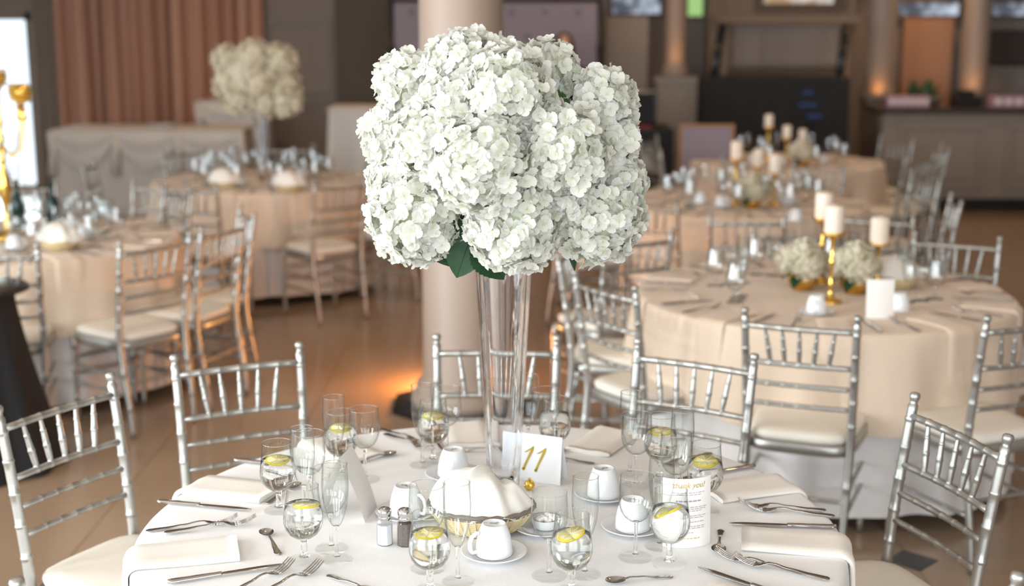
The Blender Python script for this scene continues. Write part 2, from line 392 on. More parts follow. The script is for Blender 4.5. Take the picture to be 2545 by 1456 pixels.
# floor: slab, stone tiles, black diamond insets
TP = 0.6; OX, OY = 1.42, 4.40
def corner(i, j): return (OX + i * TP, OY + j * TP)
floor = struct('floor', MB().box(((XL + XR) / 2, (YF + YB) / 2, -.06), (XR - XL, YB - YF, .108)).mesh('floor', 'grout'))
tile_mesh = {}
def tile(cut):
    if cut in tile_mesh: return tile_mesh[cut]
    h = TP / 2 - .0015; k = .095; pts = []
    for n, (sx, sy) in enumerate(((-1, -1), (1, -1), (1, 1), (-1, 1))):
        if cut >> n & 1:
            a, b = (sx * h, sy * (h - k)), (sx * (h - k), sy * h)
            pts += [a, b] if n in (0, 2) else [b, a]
        else: pts.append((sx * h, sy * h))
    tile_mesh[cut] = MB().prism(pts, -.006, 0.0).mesh('tile', 'tile'); return tile_mesh[cut]
inset_me = MB().prism([(-.0925, 0), (0, -.0925), (.0925, 0), (0, .0925)], -.006, .0002).mesh('inset', 'black_tile')
def has_inset(i, j): return i % 6 == 0 and j % 6 == 0
rest = MB(); cand = []
i0, i1 = math.floor((XL - OX) / TP), math.ceil((XR - OX) / TP)
j0, j1 = math.floor((YF - OY) / TP), math.ceil((YB - OY) / TP)
for j in range(j0, j1):
    for i in range(i0, i1):
        x, y = OX + (i + .5) * TP, OY + (j + .5) * TP
        if x - TP / 2 < XL - .5 or x + TP / 2 > XR + .5: continue
        cut = sum(1 << n for n, (a, b) in enumerate(((0, 0), (1, 0), (1, 1), (0, 1))) if has_inset(i + a, j + b))
        inview = y > 3.3 and y < 11.6 and abs(x) < 0.41 * y + .35
        if inview: link('tile', tile(cut), floor, (x, y, 0))
        else:
            xa, xb = max(x - TP / 2 + .0015, XL), min(x + TP / 2 - .0015, XR)
            ya, yb = max(y - TP / 2 + .0015, YF), min(y + TP / 2 - .0015, YB)
            if xb > xa and yb > ya: rest.add([(xa, ya, 0), (xb, ya, 0), (xb, yb, 0), (xa, yb, 0)], [(0, 1, 2, 3)], False)
o = link('outer_tiles', rest.mesh('outer_tiles', 'tile'), floor); o['kind'] = 'stuff'
for i in range(i0, i1):
    for j in range(j0, j1):
        x, y = corner(i, j)
        if has_inset(i, j) and XL + .2 < x < XR - .2 and YF + .2 < y < YB - .2: link('inset', inset_me, floor, (x, y, .0003))

# skirting and panelling of the far wall
def bx(px0, px1, py0, py1, Y, depth, b=None):      # an upright box seen between these pixels on the plane y = Y
    a, c = PY(px0, py1, Y), PY(px1, py0, Y)
    b = b or MB(); z0 = max(a.z, 0.002)
    return b.box(((a.x + c.x) / 2, Y + depth / 2, (z0 + c.z) / 2), (c.x - a.x, depth, c.z - z0))
struct('baseboard_back', MB().box((2.0, YB - .02, .075), (9.0, .04, .15)).mesh('baseboard_back', 'wall_dark'))
ntrim = [0]
def moulding(px0, px1, py0, py1, Y, m='panel', w=.05):
    ntrim[0] += 1; a, c = PY(px0, py1, Y), PY(px1, py0, Y); b = MB(); z0 = max(a.z, .2)
    z1 = c.z
    b.box(((a.x + c.x) / 2, Y - .015, z1), (c.x - a.x + w, .03, w)); b.box(((a.x + c.x) / 2, Y - .015, z0), (c.x - a.x + w, .03, w))
    for x in (a.x, c.x): b.box((x, Y - .015, (z0 + z1) / 2), (w, .029, z1 - z0))
    return struct('trim_%d' % ntrim[0], b.mesh('trim_%d' % ntrim[0], m))
moulding(672, 815, 52, 225, YB); moulding(672, 815, 262, 460, YB)
ntrim[0] += 1; struct('trim_%d' % ntrim[0], bx(655, 838, 240, 252, YB - .03, .03).mesh('chair_rail', 'panel'))
ntrim[0] += 1; struct('trim_%d' % ntrim[0], MB().box((PY(900, 0, YB).x, YB - .04, 1.6), (PY(972, 0, YB).x - PY(836, 0, YB).x, .08, 3.2)).mesh('dark_bay', 'wall_dark'))

# columns
def column(name, x, y, r, z0, m, label, glow=True, plinth=None):
    t = thing(name, label, 'column', (x, y, 0))
    pr = [(r * 1.30, z0), (r * 1.30, z0 + .05), (r * 1.16, z0 + .07), (r * 1.2, z0 + .10), (r * 1.06, z0 + .13), (r, z0 + .16), (r * .985, ZC * .6), (r * .95, ZC - .25), (r * 1.1, ZC - .2), (r * 1.25, ZC - .02), (0, ZC - .02)]
    part(MB().lathe([(0, z0)] + pr, 40), 'shaft', m, t)
    if plinth: part(plinth, 'plinth', 'panel', t)
    return t
cx, cy = -.24, 6.12
t = column('column', cx, cy + .22, 0.2, 0.02, 'column', 'cream round column rising behind the tall hydrangea centrepiece')
oct_ = [(.375 * cos(pi / 8 + k * pi / 4), .375 * sin(pi / 8 + k * pi / 4)) for k in range(8)]
part(MB().prism(oct_, .0005, .02), 'base_slab', 'black_tile', t, label='black stone base slab')
# warm uplights on the floor beside the column
def uplight(x, y, label, power, rot=(0, 0, 0)):
    t = thing('uplight', label, 'lamp', (x, y, 0), group=None)
    part(MB().lathe([(0, 0), (.05, 0), (.055, .01), (.055, .07), (.048, .075), (.046, .06), (0, .058)], 20), 'housing', 'black_gloss', t)
    part(MB().lathe([(.0455, .061), (.02, .066), (0, .067)], 20), 'lens', 'lamp_orange', t)
    l = bpy.data.lights.new('uplight_glow', 'POINT'); l.energy = power; l.color = (1.0, .40, .10); l.shadow_soft_size = .02
    lo = bpy.data.objects.new('uplight_glow', l); COL.objects.link(lo); lo.location = (x, y, .18); return t

# ------------------------------------------------------------------ far wall furnishings
def curtain(name, x0, x1, y, h, m, label, folds, amp, cat='curtain'):
    rr = random.Random(name + str(x0)); ph = [rr.uniform(0, 6.28) for _ in range(4)]
    def fn(u, v):
        x = x0 + (x1 - x0) * u; w = 2 * pi * folds * u
        a = amp * (0.6 + 0.4 * v)
        return (x + .03 * sin(w * .5 + ph[0]) * v, y - a * (sin(w + 1.3 * sin(w * .27 + ph[1])) * .6 + sin(w * 2.3 + ph[2]) * .25 + .9), h * (1 - v) + .01)
    b = MB().grid(fn, folds * 14, 12)
    def fn2(u, v):
        p = fn(u, v); return (p[0], p[1] + .012, p[2])
    b.grid(lambda u, v: fn2(1 - u, v), folds * 14, 12)
    t = thing(name, label, cat, ((x0 + x1) / 2, y, 0)); mm = Matrix.Translation((-(x0 + x1) / 2, -y, 0))
    part(b.move(mm), 'fabric', m, t)
    part(MB().tube([(x0 - .1 - (x0 + x1) / 2, -.06, h + .03), (x1 + .1 - (x0 + x1) / 2, -.06, h + .03)], .02, 10), 'rod', 'wood', t)
    return t
curtain('curtain', PY(150, 0, YB).x, PY(655, 0, YB).x, YB - .05, 3.4, 'curtain', 'russet brown floor length curtain hanging in deep folds on the far wall', 12, .20)
curtain('curtain', PY(88, 0, YB).x, PY(150, 0, YB).x, YB - .12, 3.4, 'curtain_grey', 'narrow taupe curtain panel beside the bright glass door', 3, .07)

# photo backdrop on stands
bY = 13.4; t = thing('photo_backdrop', 'mauve fabric photo backdrop on black stands behind the column', 'backdrop', (PY(1230, 60, bY).x, bY, 0))
ox = t.location.x; a, c = PY(982, 200, bY), PY(1484, 8, bY); zt = c.z
part(MB().box(((a.x + c.x) / 2 - ox, 0, zt / 2 + .03), (c.x - a.x, .012, zt - .06)), 'fabric_panel', 'banner', t)
for px in (975, 1490):
    x = PY(px, 60, bY).x - ox
    part(MB().tube([(x, 0, .02), (x, 0, zt + .04)], .02, 10).tube([(x, -.25, .015), (x, .25, .015)], .015, 8), 'stand', 'black_gloss', t)
    part(MB().tube([(x - .03, 0, 1.62), (x + .03, 0, 1.62)], .035, 10), 'clamp', 'black_gloss', t)
part(MB().tube([(PY(970, 60, bY).x - ox, 0, zt + .03), (PY(1495, 60, bY).x - ox, 0, zt + .03)], .018, 10), 'crossbar', 'black_gloss', t)
star = MB()
k = 0
for row, z in enumerate((1.98, 1.74, 1.50, 1.26, 1.02, .78, .54)):
    for i in range(7):
        x = a.x - ox + .18 + i * .33 + (.16 if row % 2 else 0)
        if x > c.x - ox - .08: continue
        b = MB(); pts = [(.05 * (1 if q % 2 == 0 else .45) * cos(q * pi / 5), .05 * (1 if q % 2 == 0 else .45) * sin(q * pi / 5)) for q in range(10)]
        vs = [(x + u, -.0072, z + w) for u, w in pts]
        part(b.add(vs, [tuple(range(10))], False), 'printed_mark', 'banner_mark', t)

# taupe partition, window strip glimpses and the pedestal columns
one(bx(1500, 1612, 42, 520, 13.9, .12), 'partition', 'panel', 'plain taupe partition panel between the photo backdrop and a pedestal column', 'partition')
def far_window(px0, px1, py0, py1, m, label):
    t = thing('transom_window', label, 'window', PY((px0 + px1) / 2, py1, YB))
    o = t.location; a, c = PY(px0, py1, YB - .04), PY(px1, py0, YB - .04)
    part(MB().box((0, -.02, (c.z - a.z) / 2), (c.x - a.x, .02, c.z - a.z)), 'lit_pane', m, t)
    w = c.x - a.x; h = c.z - a.z
    fb = MB()
    for z in (-.02, h + .02): fb.box((0, -.03, z), (w + .08, .05, .04))
    for x in (-w / 2 - .02, w / 2 + .02): fb.box((x, -.03, h / 2), (.04, .05, h))
    part(fb, 'frame', 'wood', t)
far_window(1520, 1640, -40, 34, 'lit_mirror', 'blue white lit transom window above the taupe partition')
far_window(1706, 1746, -60, 40, 'lit_green', 'narrow window showing green foliage beside the pedestal column')
far_window(2222, 2380, 8, 38, 'lit_mirror', 'blue white lit strip window above the wall panel painted as orange lit')
far_window(2458, 2600, 8, 38, 'lit_mirror', 'lit strip window at the right edge above the dark screen')
def pedestal_column(px0, px1, pybase, Y, label, ppx, pytop):
    a, c = PY(px0, pybase, Y), PY(px1, pybase, Y); r = (c.x - a.x) / 2
    pa, pc = PY(ppx[0], pytop, Y - r), PY(ppx[1], pytop, Y - r); w = pc.x - pa.x; zt = pa.z
    pl = MB().box((0, 0, zt / 2), (w, w, zt - .08)).box((0, 0, zt - .03), (w * 1.08, w * 1.08, .06)).box((0, 0, .05), (w * 1.08, w * 1.08, .1))
    return column('pedestal_column', (a.x + c.x) / 2, Y, r, zt, 'column_taupe', label, plinth=pl)
pedestal_column(1652, 1704, 165, 13.6, 'slim taupe column on a pale square pedestal left of the black draped booth', (1618, 1718), 190)
pedestal_column(2148, 2218, 235, 14.2, 'taupe column on a pedestal between the black booth and the bar', (2108, 2176), 250)
pedestal_column(2384, 2450, 232, 14.3, 'rightmost taupe column standing behind the bar', (2378, 2456), 300)
for px, py, Y in ((1678, 172, 13.3), (2182, 240, 13.95), (2417, 238, 14.0)):
    p = PY(px, py, Y); l = spot('pedestal_uplight_beam', (p.x, Y, p.z + .03), 2.6, (1, .45, .12), .03, .8, 150, (pi - .35, 0, 0))

# overmantel with panel, mirror and the black booth
mY = 14.4; t = thing('mantel_surround', 'beige panelled mantel surround behind the black draped booth', 'mantel', (PY(1950, 100, mY).x, mY, 0)); ox = t.location.x
def rb(px0, px1, py0, py1, Y, dep): return bx(px0, px1, py0, py1, Y, dep).move(Matrix.Translation((-ox, -mY, 0)))
part(rb(1745, 2140, -260, 700, mY + .1, .3), 'back_panel', 'beige', t)
part(rb(1775, 2140, 40, 56, mY - .06, .16), 'shelf', 'beige', t)
part(rb(1790, 1812, 56, 200, mY, .1), 'stile', 'beige', t); part(rb(2092, 2115, 56, 200, mY, .1), 'stile', 'beige', t)
part(rb(1812, 2092, 168, 182, mY, .1), 'rail', 'wall_dark', t); part(rb(1822, 2085, 66, 160, mY + .06, .05), 'inner_panel', 'wall', t)
t = thing('framed_mirror', 'dark framed mirror above the mantel with a glowing painted reflection', 'mirror', PY(1983, 30, mY - .02)); o3 = t.location
w = PY(2090, 0, mY).x - PY(1876, 0, mY).x; fb = MB()
for z in (.045, .985): fb.box((0, 0, z), (w, .06, .09))
for x in (-w / 2 + .045, w / 2 - .045): fb.box((x, 0, .515), (.09, .059, .85))
part(fb, 'frame', 'wood', t); part(MB().box((0, .01, .515), (w - .16, .02, .9)), 'glowing_reflection', 'mirror_glow', t)
# booth
kY = 12.9; a, c = PY(1752, 196, kY), PY(2112, 196, kY)
def skirt_box(w, dpt, h, folds, amp, seed):
    rr = random.Random(seed); ph = [rr.uniform(0, 6) for _ in range(3)]
    per = 2 * (w + dpt)
    def fn(u, v):
        s_ = u * per; q = amp * v * (sin(2 * pi * folds * u + ph[0]) + .4 * sin(2 * pi * folds * 2.3 * u + ph[1]) + 1)
        if s_ < w: x, y, nx, ny = -w / 2 + s_, -dpt / 2, 0, -1
        elif s_ < w + dpt: x, y, nx, ny = w / 2, -dpt / 2 + s_ - w, 1, 0
        elif s_ < 2 * w + dpt: x, y, nx, ny = w / 2 - (s_ - w - dpt), dpt / 2, 0, 1
        else: x, y, nx, ny = -w / 2, dpt / 2 - (s_ - 2 * w - dpt), -1, 0
        return (x + nx * q, y + ny * q, h - (h - .01) * v)
    b = MB().grid(fn, folds * 8, 8, cu=True)
    b.box((0, 0, h - .004), (w, dpt, .012)); return b
t = thing('draped_booth', 'long black draped music booth in front of the mantel', 'booth', ((a.x + c.x) / 2, kY + .4, 0))
part(skirt_box(c.x - a.x, .8, a.z, 22, .012, 3), 'black_drape', 'black', t)
ox = t.location.x; oy = t.location.y
for px, py, w_ in ((2006, 230, .10), (2005, 260, .17), (2022, 288, .14)):
    p = PY(px, py, kY - .01); part(MB().box((p.x - ox, kY - .05 - oy, p.z), (w_, .012, .03)), 'indicator_strip', 'led', t)
for k, (pxa, pya, pxb, pyb) in enumerate(((1772, 196, 1797, 62), (2086, 196, 2104, 62))):
    q0, q1 = PY(pxa, pya, kY + .4), PY(pxb, pyb, kY + .6)
    tt = thing('light_stand', ('left' if k == 0 else 'right') + ' slanted dark light stand rising from the black booth', 'stand', q0)
    part(MB().tube([(0, 0, 0), q1 - q0], .045, 10), 'pole', 'black_gloss', tt)
    part(MB().lathe([(0, 0), (.09, 0), (.09, .02), (.05, .03), (0, .03)], 16), 'foot', 'black_gloss', tt)
# black cases and red cloth left of the booth
cY = 11.6; a, c = PY(1560, 322, cY), PY(1675, 322, cY)
t = thing('draped_case', 'black draped equipment table with crimson cloth edge near the white hydrangeas', 'table', ((a.x + c.x) / 2, cY + .35, 0))
part(skirt_box(c.x - a.x, .7, a.z, 10, .012, 4), 'black_drape', 'black', t)
part(MB().box((-.08, -.1, a.z + .012), (c.x - a.x - .22, .5, .02)), 'crimson_runner', 'red', t)
a2, c2 = PY(1562, 306, cY + .3), PY(1634, 248, cY + .3)
t = thing('loudspeaker', 'black loudspeaker cabinet standing on the draped equipment table', 'speaker', ((a2.x + c2.x) / 2, cY + .3, a.z + .024))
hh = .30; part(MB().box((0, .15, hh / 2), (c2.x - a2.x, .3, hh), 0, .02), 'cabinet', 'black_gloss', t)
part(MB().box((0, -.005, hh / 2), (c2.x - a2.x - .05, .012, hh - .05)), 'grille', 'black', t)
dY = 10.9; a, c = PY(1690, 435, dY), PY(1822, 312, dY)
t = thing('display_board', 'mauve display board in a thin wooden frame before the black booth', 'board', ((a.x + c.x) / 2, dY, 0)); w = c.x - a.x; z0, z1 = a.z, c.z
part(MB().box((0, 0, (z0 + z1) / 2), (w - .03, .02, z1 - z0 - .03)), 'face', 'banner', t)
fb = MB()
for z in (z0, z1): fb.box((0, 0, z), (w + .02, .03, .02))
for x in (-w / 2, w / 2): fb.box((x, 0, (z0 + z1) / 2), (.02, .029, z1 - z0))
part(fb, 'frame', 'orange_tint', t)
for x in (-w / 2 + .04, w / 2 - .04): part(MB().tube([(x, 0, z0), (x, .08, .01)], .012, 8), 'leg', 'wood', t)

# bar with counter, panels, kick and the things on it
rY = 13.25; a, c = PY(2196, 282, rY), PY(2700, 282, rY); zb = a.z
t = thing('bar_counter', 'taupe panelled bar with dark counter top at the right', 'bar', ((a.x + c.x) / 2, rY, 0)); ox = t.location.x; w = c.x - a.x
part(MB().box((0, .3, (zb + .14) / 2), (w, .6, zb - .14)), 'body', 'panel', t)
part(MB().box((0, .32, .07), (w - .02, .56, .138)), 'kick_board', 'black_gloss', t)
part(MB().box((0, .28, zb + .03), (w + .06, .72, .06), 0, .01), 'counter_top', 'bar_top', t)
for px0, px1 in ((2240, 2445), (2510, 2715)):
    xa, xb = PY(px0, 300, rY).x - ox, PY(px1, 300, rY).x - ox; fb = MB(); za, zc2 = .27, zb - .12
    for z in (za, zc2): fb.box(((xa + xb) / 2, -.012, z), (xb - xa + .05, .024, .05))
    for x in (xa, xb): fb.box((x, -.012, (za + zc2) / 2), (.05, .0235, zc2 - za))
    part(fb, 'panel_moulding', 'panel', t); part(MB().box(((xa + xb) / 2, -.004, (za + zc2) / 2), (xb - xa - .14, .012, zc2 - za - .14)), 'raised_panel', 'panel', t)
ct = zb + .06
def on_bar(px, y, z=0): p = PY(px, 255, rY + y); return (p.x, rY + y, ct + .001)
for px, n, lab in ((2258, 6, 'mauve and white striped box on the bar below the leafy basket'), (2520, 4, 'mauve and white striped box on the bar at the right edge')):
    t = thing('striped_box', lab, 'box', on_bar(px, .12)); wd = .42
    part(MB().box((0, .08, .05), (wd, .16, .1)), 'box_body', 'pink', t)
    for k in range(n): part(MB().box((-wd / 2 + wd * (k + .5) / n, -.003, .05), (wd / n * .55, .006, .06)), 'white_stripe', 'white_drape', t)
t = thing('leafy_basket', 'low basket of leafy greens behind the striped box on the bar', 'basket', on_bar(2290, .42))
part(MB().lathe([(0, 0), (.16, 0), (.21, .1), (.2, .1), (.15, .01), (0, .01)], 20), 'tray', 'wicker_dark', t)
gb = MB()
for k in range(60):
    an, rr = rnd.uniform(0, 6.28), rnd.uniform(0, .15); h = rnd.uniform(.08, .24); x, y = rr * cos(an), rr * sin(an); q = rnd.uniform(0, 6.28)
    gb.add([(x, y, .05), (x + .04 * cos(q), y + .04 * sin(q), h * .6), (x + .02 * cos(q + 1), y + .02 * sin(q + 1), h + .04), (x - .03 * cos(q), y - .03 * sin(q), h * .6)], [(0, 1, 2, 3)], False)
part(gb, 'greens', 'green', t)
t = thing('cash_register', 'small black register on the bar before the rightmost column', 'register', on_bar(2400, .3))
part(MB().box((0, 0, .05), (.26, .26, .1), 0, .01), 'drawer', 'black_gloss', t); part(MB().box((0, .06, .125), (.2, .06, .05), .0, .01), 'display', 'black_gloss', t)
one(bx(2226, 2372, 46, 420, 14.75, .1), 'wall_panel', 'orange_tint', 'wall panel painted as orange lit behind the bar between two columns', 'panel')
t = thing('wall_screen', 'dark wall mounted screen behind the bar at the right edge', 'screen', PY(2530, 165, 14.7))
part(MB().box((0, 0, .2), (.75, .05, .38), 0, .01), 'bezel', 'black_gloss', t); part(MB().box((0, -.027, .2), (.70, .004, .33)), 'display', 'bar_top', t)
spot('bar_downlight', (4.3, 14.1, 3.4), 110, WARM, .06, .7, 80)

# draped head tables under the curtain
def draped_table(name, px0, px1, py, Y, dep, label, swags, h=None, amp=.02, m='white_drape'):
    a, c = PY(px0, py, Y), PY(px1, py, Y); w = c.x - a.x; h = h or a.z
    t = thing(name, label, 'table', ((a.x + c.x) / 2, Y + dep / 2, 0))
    part(skirt_box(w, dep, h, max(8, int(w * 9)), amp, px0), 'pleated_skirt', m, t)
    part(MB().box((0, 0, h + .004), (w + .03, dep + .03, .014), 0, .005), 'top_cloth', m, t)
    sw = w / swags if swags else 0
    for k in range(swags):
        x0 = -w / 2 + k * sw
        def fn(u, v, x0=x0):
            dip = .06 + (.30 if sw > .6 else .2) * sin(pi * u) * v + .05 * v
            return (x0 + sw * u, -dep / 2 - .05 - .035 * sin(pi * u) * sin(pi * v) - .008 * sin(v * 16), h + .01 - dip * v * 1.0 - .0 * u)
        part(MB().grid(fn, 16, 14), 'swag', m, t)
    for k in range(swags + 1 if swags else 0):
        x = -w / 2 + k * sw
        part(MB().tube([(x, -dep / 2 - .06, h), (x + .02, -dep / 2 - .075, h - .2), (x, -dep / 2 - .05, h - .42)], [.035, .03, .05], 10), 'gathered_tail', m, t)
    return t
draped_table('head_table', 128, 600, 326, 12.9, .75, 'long white swag draped head table under the russet curtain', 3)
draped_table('gift_table', 492, 655, 254, 13.9, .6, 'tall white draped gift table behind the distant hydrangea ball', 1)
draped_table('cake_table', 816, 990, 272, 12.2, .6, 'tall white draped cake table left of the column', 0, amp=.055)
hp = PY(400, 322, 13.2); one(MB().lathe([(0, 0), (.1, 0), (.17, .03), (.165, .032), (.1, .008), (0, .008)], 24), 'serving_plate', 'china', 'white plate lying on the swag draped head table', 'plate', (hp.x, 13.25, PY(128, 326, 12.9).z + .0122))

# ------------------------------------------------------------------ ballroom chairs
def lerp(a, b, t): return a + (b - a) * t
def curve(keys, z):
    for (z0, v0), (z1, v1) in zip(keys, keys[1:]):
        if z <= z1:
            t = (z - z0) / (z1 - z0); t = t * t * (3 - 2 * t) if len(keys) > 2 else t
            return lerp(v0, v1, t)
    return keys[-1][1]
BACK_Y = [(0, -.232), (.45, -.18), (.93, -.246)]
def back_y(z): return curve([(0, -.232), (.45, -.18), (.93, -.246)], z) if z < .45 else -.18 - .066 * ((z - .45) / .48) ** 1.25
def back_x(z): return .170 + .018 * z / .92
NODES = [.14, .30, .52, .605, .69, .775, .85]
def post(sx):
    zs = []; z = 0.0
    while z < .885: zs.append(z); z += .03
    for n in NODES: zs += [n - .006, n - .003, n, n + .003, n + .006]
    zs = sorted(set(round(q, 4) for q in zs)); pts, rad = [], []
    for z in zs:
        r = lerp(.0115, .0152, min(1, z / .4)) if z < .4 else lerp(.0152, .0128, (z - .4) / .5)
        if any(abs(z - n) < .0031 for n in NODES): r += .0017
        pts.append((sx * back_x(z), back_y(z), z)); rad.append(r)
    for z, r in ((.886, .0135), (.889, .0105), (.898, .0098), (.902, .0125), (.908, .0140), (.914, .0138), (.919, .0105), (.9205, .004)):
        pts.append((sx * back_x(z), back_y(z), z)); rad.append(r)
    return MB().tube(pts, rad, 12)
def turned(p0, p1, r0, r1, nodes, seg=8, bow=0.0, fat=.0013):
    p0, p1 = Vector(p0), Vector(p1); L = (p1 - p0).length; ts = set(i / 12 for i in range(13))
    for n in nodes: ts |= {n - .005 / L, n - .002 / L, n + .002 / L, n + .005 / L}
    pts, rad = [], []
    for t_ in sorted(q for q in ts if 0 <= q <= 1):
        p = p0.lerp(p1, t_); p.y -= bow * sin(pi * t_)
        r = r0(t_) if callable(r0) else lerp(r0, r1, t_)
        if any(abs(t_ - n) * L < .003 for n in nodes): r += fat
        pts.append(p); rad.append(r)
    return MB().tube(pts, rad, seg)
def rail(z, r, nodes, bow):
    x = back_x(z) - .008; y = back_y(z); return turned((-x, y, z), (x, y, z), r, r, nodes, 8, bow)
chair = []
sm = 'silver'
for sx in (-1, 1): chair.append(('back_post', post(sx).mesh('back_post', sm)))
for sx in (-1, 1):
    chair.append(('front_leg', turned((sx * .187, .192, .002), (sx * .187, .185, .425), .0115, .0155, (.3, .62, .9), 10, 0, .0016).mesh('front_leg', sm)))
fan = [-.66, -.33, 0, .33, .66]
chair.append(('crest_rail', rail(.858, .0105, [.5 + f * .5 for f in fan], .012).mesh('crest_rail', sm)))
chair.append(('back_rail', rail(.728, .0095, [.5 + f * .42 for f in fan], .012).mesh('back_rail', sm)))
for z in (.652, .578): chair.append(('back_rail', rail(z, .0085, [.2, .35, .5, .65, .8], .010).mesh('back_rail', sm)))
for f in fan:
    xt, xb = f * (back_x(.858) - .008), f * .84 * (back_x(.728) - .008); bt, bb = .012 * sin(pi * (.5 + f * .5)), .012 * sin(pi * (.5 + f * .42))
    def rr(t_): return .0045 + .0043 * sin(pi * min(1, t_ ** .62 * .97 + .02)) if t_ < .97 else .005
    chair.append(('spindle', turned((xb, back_y(.728) - bb, .728), (xt, back_y(.858) - bt, .858), rr, 0, (.06, .40, .72), 8, 0, .0012).mesh('spindle', sm)))
sf = MB()
def seat_pt(r_, a):     # rounded trapezoid seat outline
    n = 5; ca, sa = cos(a), sin(a); q = (abs(ca) ** n + abs(sa) ** n) ** (-1 / n)
    x, y = ca * q, sa * q; return (x * r_ * (.193 + .012 * y), y * r_ * .198 + .006)
def seat_ring(prof, mb, seg=40):
    def fn(u, v):
        i = min(int(v * (len(prof) - 1) + 1e-6), len(prof) - 1); r_, z = prof[i]; x, y = seat_pt(r_, 2 * pi * u); return (x, y, z)
    mb.grid(fn, seg, len(prof) - 1, cu=True); n = len(mb.v); mb.add([mb.v[i] for i in range(n - seg, n)], [tuple(range(seg))]); return mb
chair.append(('seat_frame', seat_ring([(.90, .402), (1.0, .402), (1.03, .408), (1.03, .436), (1.0, .442), (.9, .442)], MB()).mesh('seat_frame', sm)))
chair.append(('cushion', seat_ring([(.92, .4425), (.97, .448), (.985, .458), (.97, .470), (.90, .4785), (.75, .482), (.4, .483), (.05, .483)], MB()).mesh('cushion', 'cushion')))
for sx in (-1, 1):
    for z in (.20, .285):
        chair.append(('side_stretcher', turned((sx * back_x(z), back_y(z), z), (sx * .187, .19, z), .008, .008, (.3, .7)).mesh('side_stretcher', sm)))
for z in (.24, .32): chair.append(('front_stretcher', turned((-.187, .19, z), (.187, .19, z), .008, .008, (.3, .7)).mesh('front_stretcher', sm)))
chair.append(('rear_stretcher', turned((-back_x(.25), back_y(.25), .25), (back_x(.25), back_y(.25), .25), .008, .008, (.3, .7)).mesh('rear_stretcher', sm)))
kit('chair', chair)
FIN_Y, FIN_Z = -.246, .918
def chair_by(A, B, target, label, group=None):
    mid = (A + B) / 2; dx, dy = B.x - A.x, B.y - A.y; n = Vector((-dy, dx)).normalized()
    if n.dot(Vector(target[:2]) - mid.xy) < 0: n = -n
    o = mid.xy + n * (-FIN_Y)
    return place('chair', 'ballroom_chair', label, 'chair', (o.x, o.y, 0), atan2(-n.x, n.y), group)
def chair_px(a, b, target, label, group=None): return chair_by(P(*a, FIN_Z), P(*b, FIN_Z), target, label, group)
def chair_at(center, az, rad, label, turn=0.0, group=None):
    n = Vector((-cos(R(az)), -sin(R(az)))); o = Vector(center[:2]) - n * rad; rz = atan2(-n.x, n.y) + R(turn)
    return place('chair', 'ballroom_chair', label, 'chair', (o.x, o.y, 0), rz, group)

T1 = (-.049, 2.794); T2 = (1.30, 5.42); T3 = (1.46, 8.3); T4 = (2.25, 10.8); T5 = (-2.54, 6.8); T6 = (-1.79, 9.45)
TZ = .764
chairs = [
 ((-4, 1008), (268, 928), T1, 'silver ballroom chair left of the front table, its back whole at the left edge'),
 ((430, 882), (745, 850), T1, 'silver ballroom chair at the back left of the front table'),
 ((1080, 830), (1390, 833), T1, 'silver ballroom chair directly behind the clear vase at the front table'),
 ((1580, 840), (1885, 880), T1, 'silver ballroom chair at the back right of the front table, next to the stemware'),
 ((2278, 977), (2508, 1080), T1, 'silver ballroom chair at the right of the front table, above the black floor diamond'),
 ((1850, 765), (2133, 787), T2, 'silver ballroom chair with cream cushion nearest the camera at the candlelit table on the right'),
 ((2280, 575), (2480, 588), T2, 'silver ballroom chair at the far right of the candlelit table against the dark floor'),
 ((1424, 672), (1580, 712), T2, 'silver ballroom chair at the left of the candlelit table, turned sideways'),
 ((1867, 564), (2068, 562), T2, 'silver ballroom chair on the far side of the candlelit table behind the candles'),
 ((1490, 588), (1689, 568), T3, 'silver ballroom chair half hidden by the lower right hydrangeas, facing the middle candle table'),
 ((1774, 527), (1940, 530), T3, 'dark toned silver chair at the near side of the middle candle table'),
 ((2110, 522), (2246, 530), T3, 'silver ballroom chair right of the pillar candles at the middle candle table'),
 ((2366, 478), (2392, 500), T3, 'silver ballroom chair seen edge on before the dark floor at the right'),
 ((310, 600), (462, 578), T5, 'silver ballroom chair with cream seat at the front right of the candelabra table'),
 ((504, 566), (605, 540), T5, 'silver ballroom chair second to the right along the candelabra table'),
 ((636, 530), (597, 505), T5, 'silver ballroom chair seen edge on at the right of the candelabra table'),
 ((402, 455), (488, 474), T5, 'silver ballroom chair on the far right side of the candelabra table'),
 ((786, 450), (908, 440), T6, 'silver ballroom chair at the near right of the distant hydrangea table'),
 ((400, 452), (532, 456), T6, 'silver ballroom chair at the near left of the distant hydrangea table'),
]
for a, b, tg, lab in chairs: chair_px(a, b, tg, lab)
def chord(pt, center, sign):
    v = pt.xy - Vector(center); r_ = v.length; d_ = 2 * math.asin(.188 / r_) * sign
    w_ = Vector((v.x * cos(d_) - v.y * sin(d_), v.x * sin(d_) + v.y * cos(d_))) + Vector(center); return Vector((w_.x, w_.y, pt.z))
for px, tg, sg, lab in (((37, 1440), T1, 1, 'silver ballroom chair of which only a post top shows at the lower left corner'),
                        ((2537, 1425), T1, -1, 'silver ballroom chair of which only a post top shows at the lower right corner'),
                        ((2456, 786), T2, 1, 'silver ballroom chair cut by the right edge, at the front right of the candlelit table'),
                        ((92, 606), T5, -1, 'silver ballroom chair at the left edge behind the black draped stand')):
    q = P(*px, FIN_Z); chair_by(q, chord(q, tg, sg), tg, lab)
chair_by(Vector((.19, 5.46, .92)), Vector((.25, 5.83, .92)), (1.46, 5.6), 'silver ballroom chair in profile left of the candlelit table, post beside the hydrangeas')
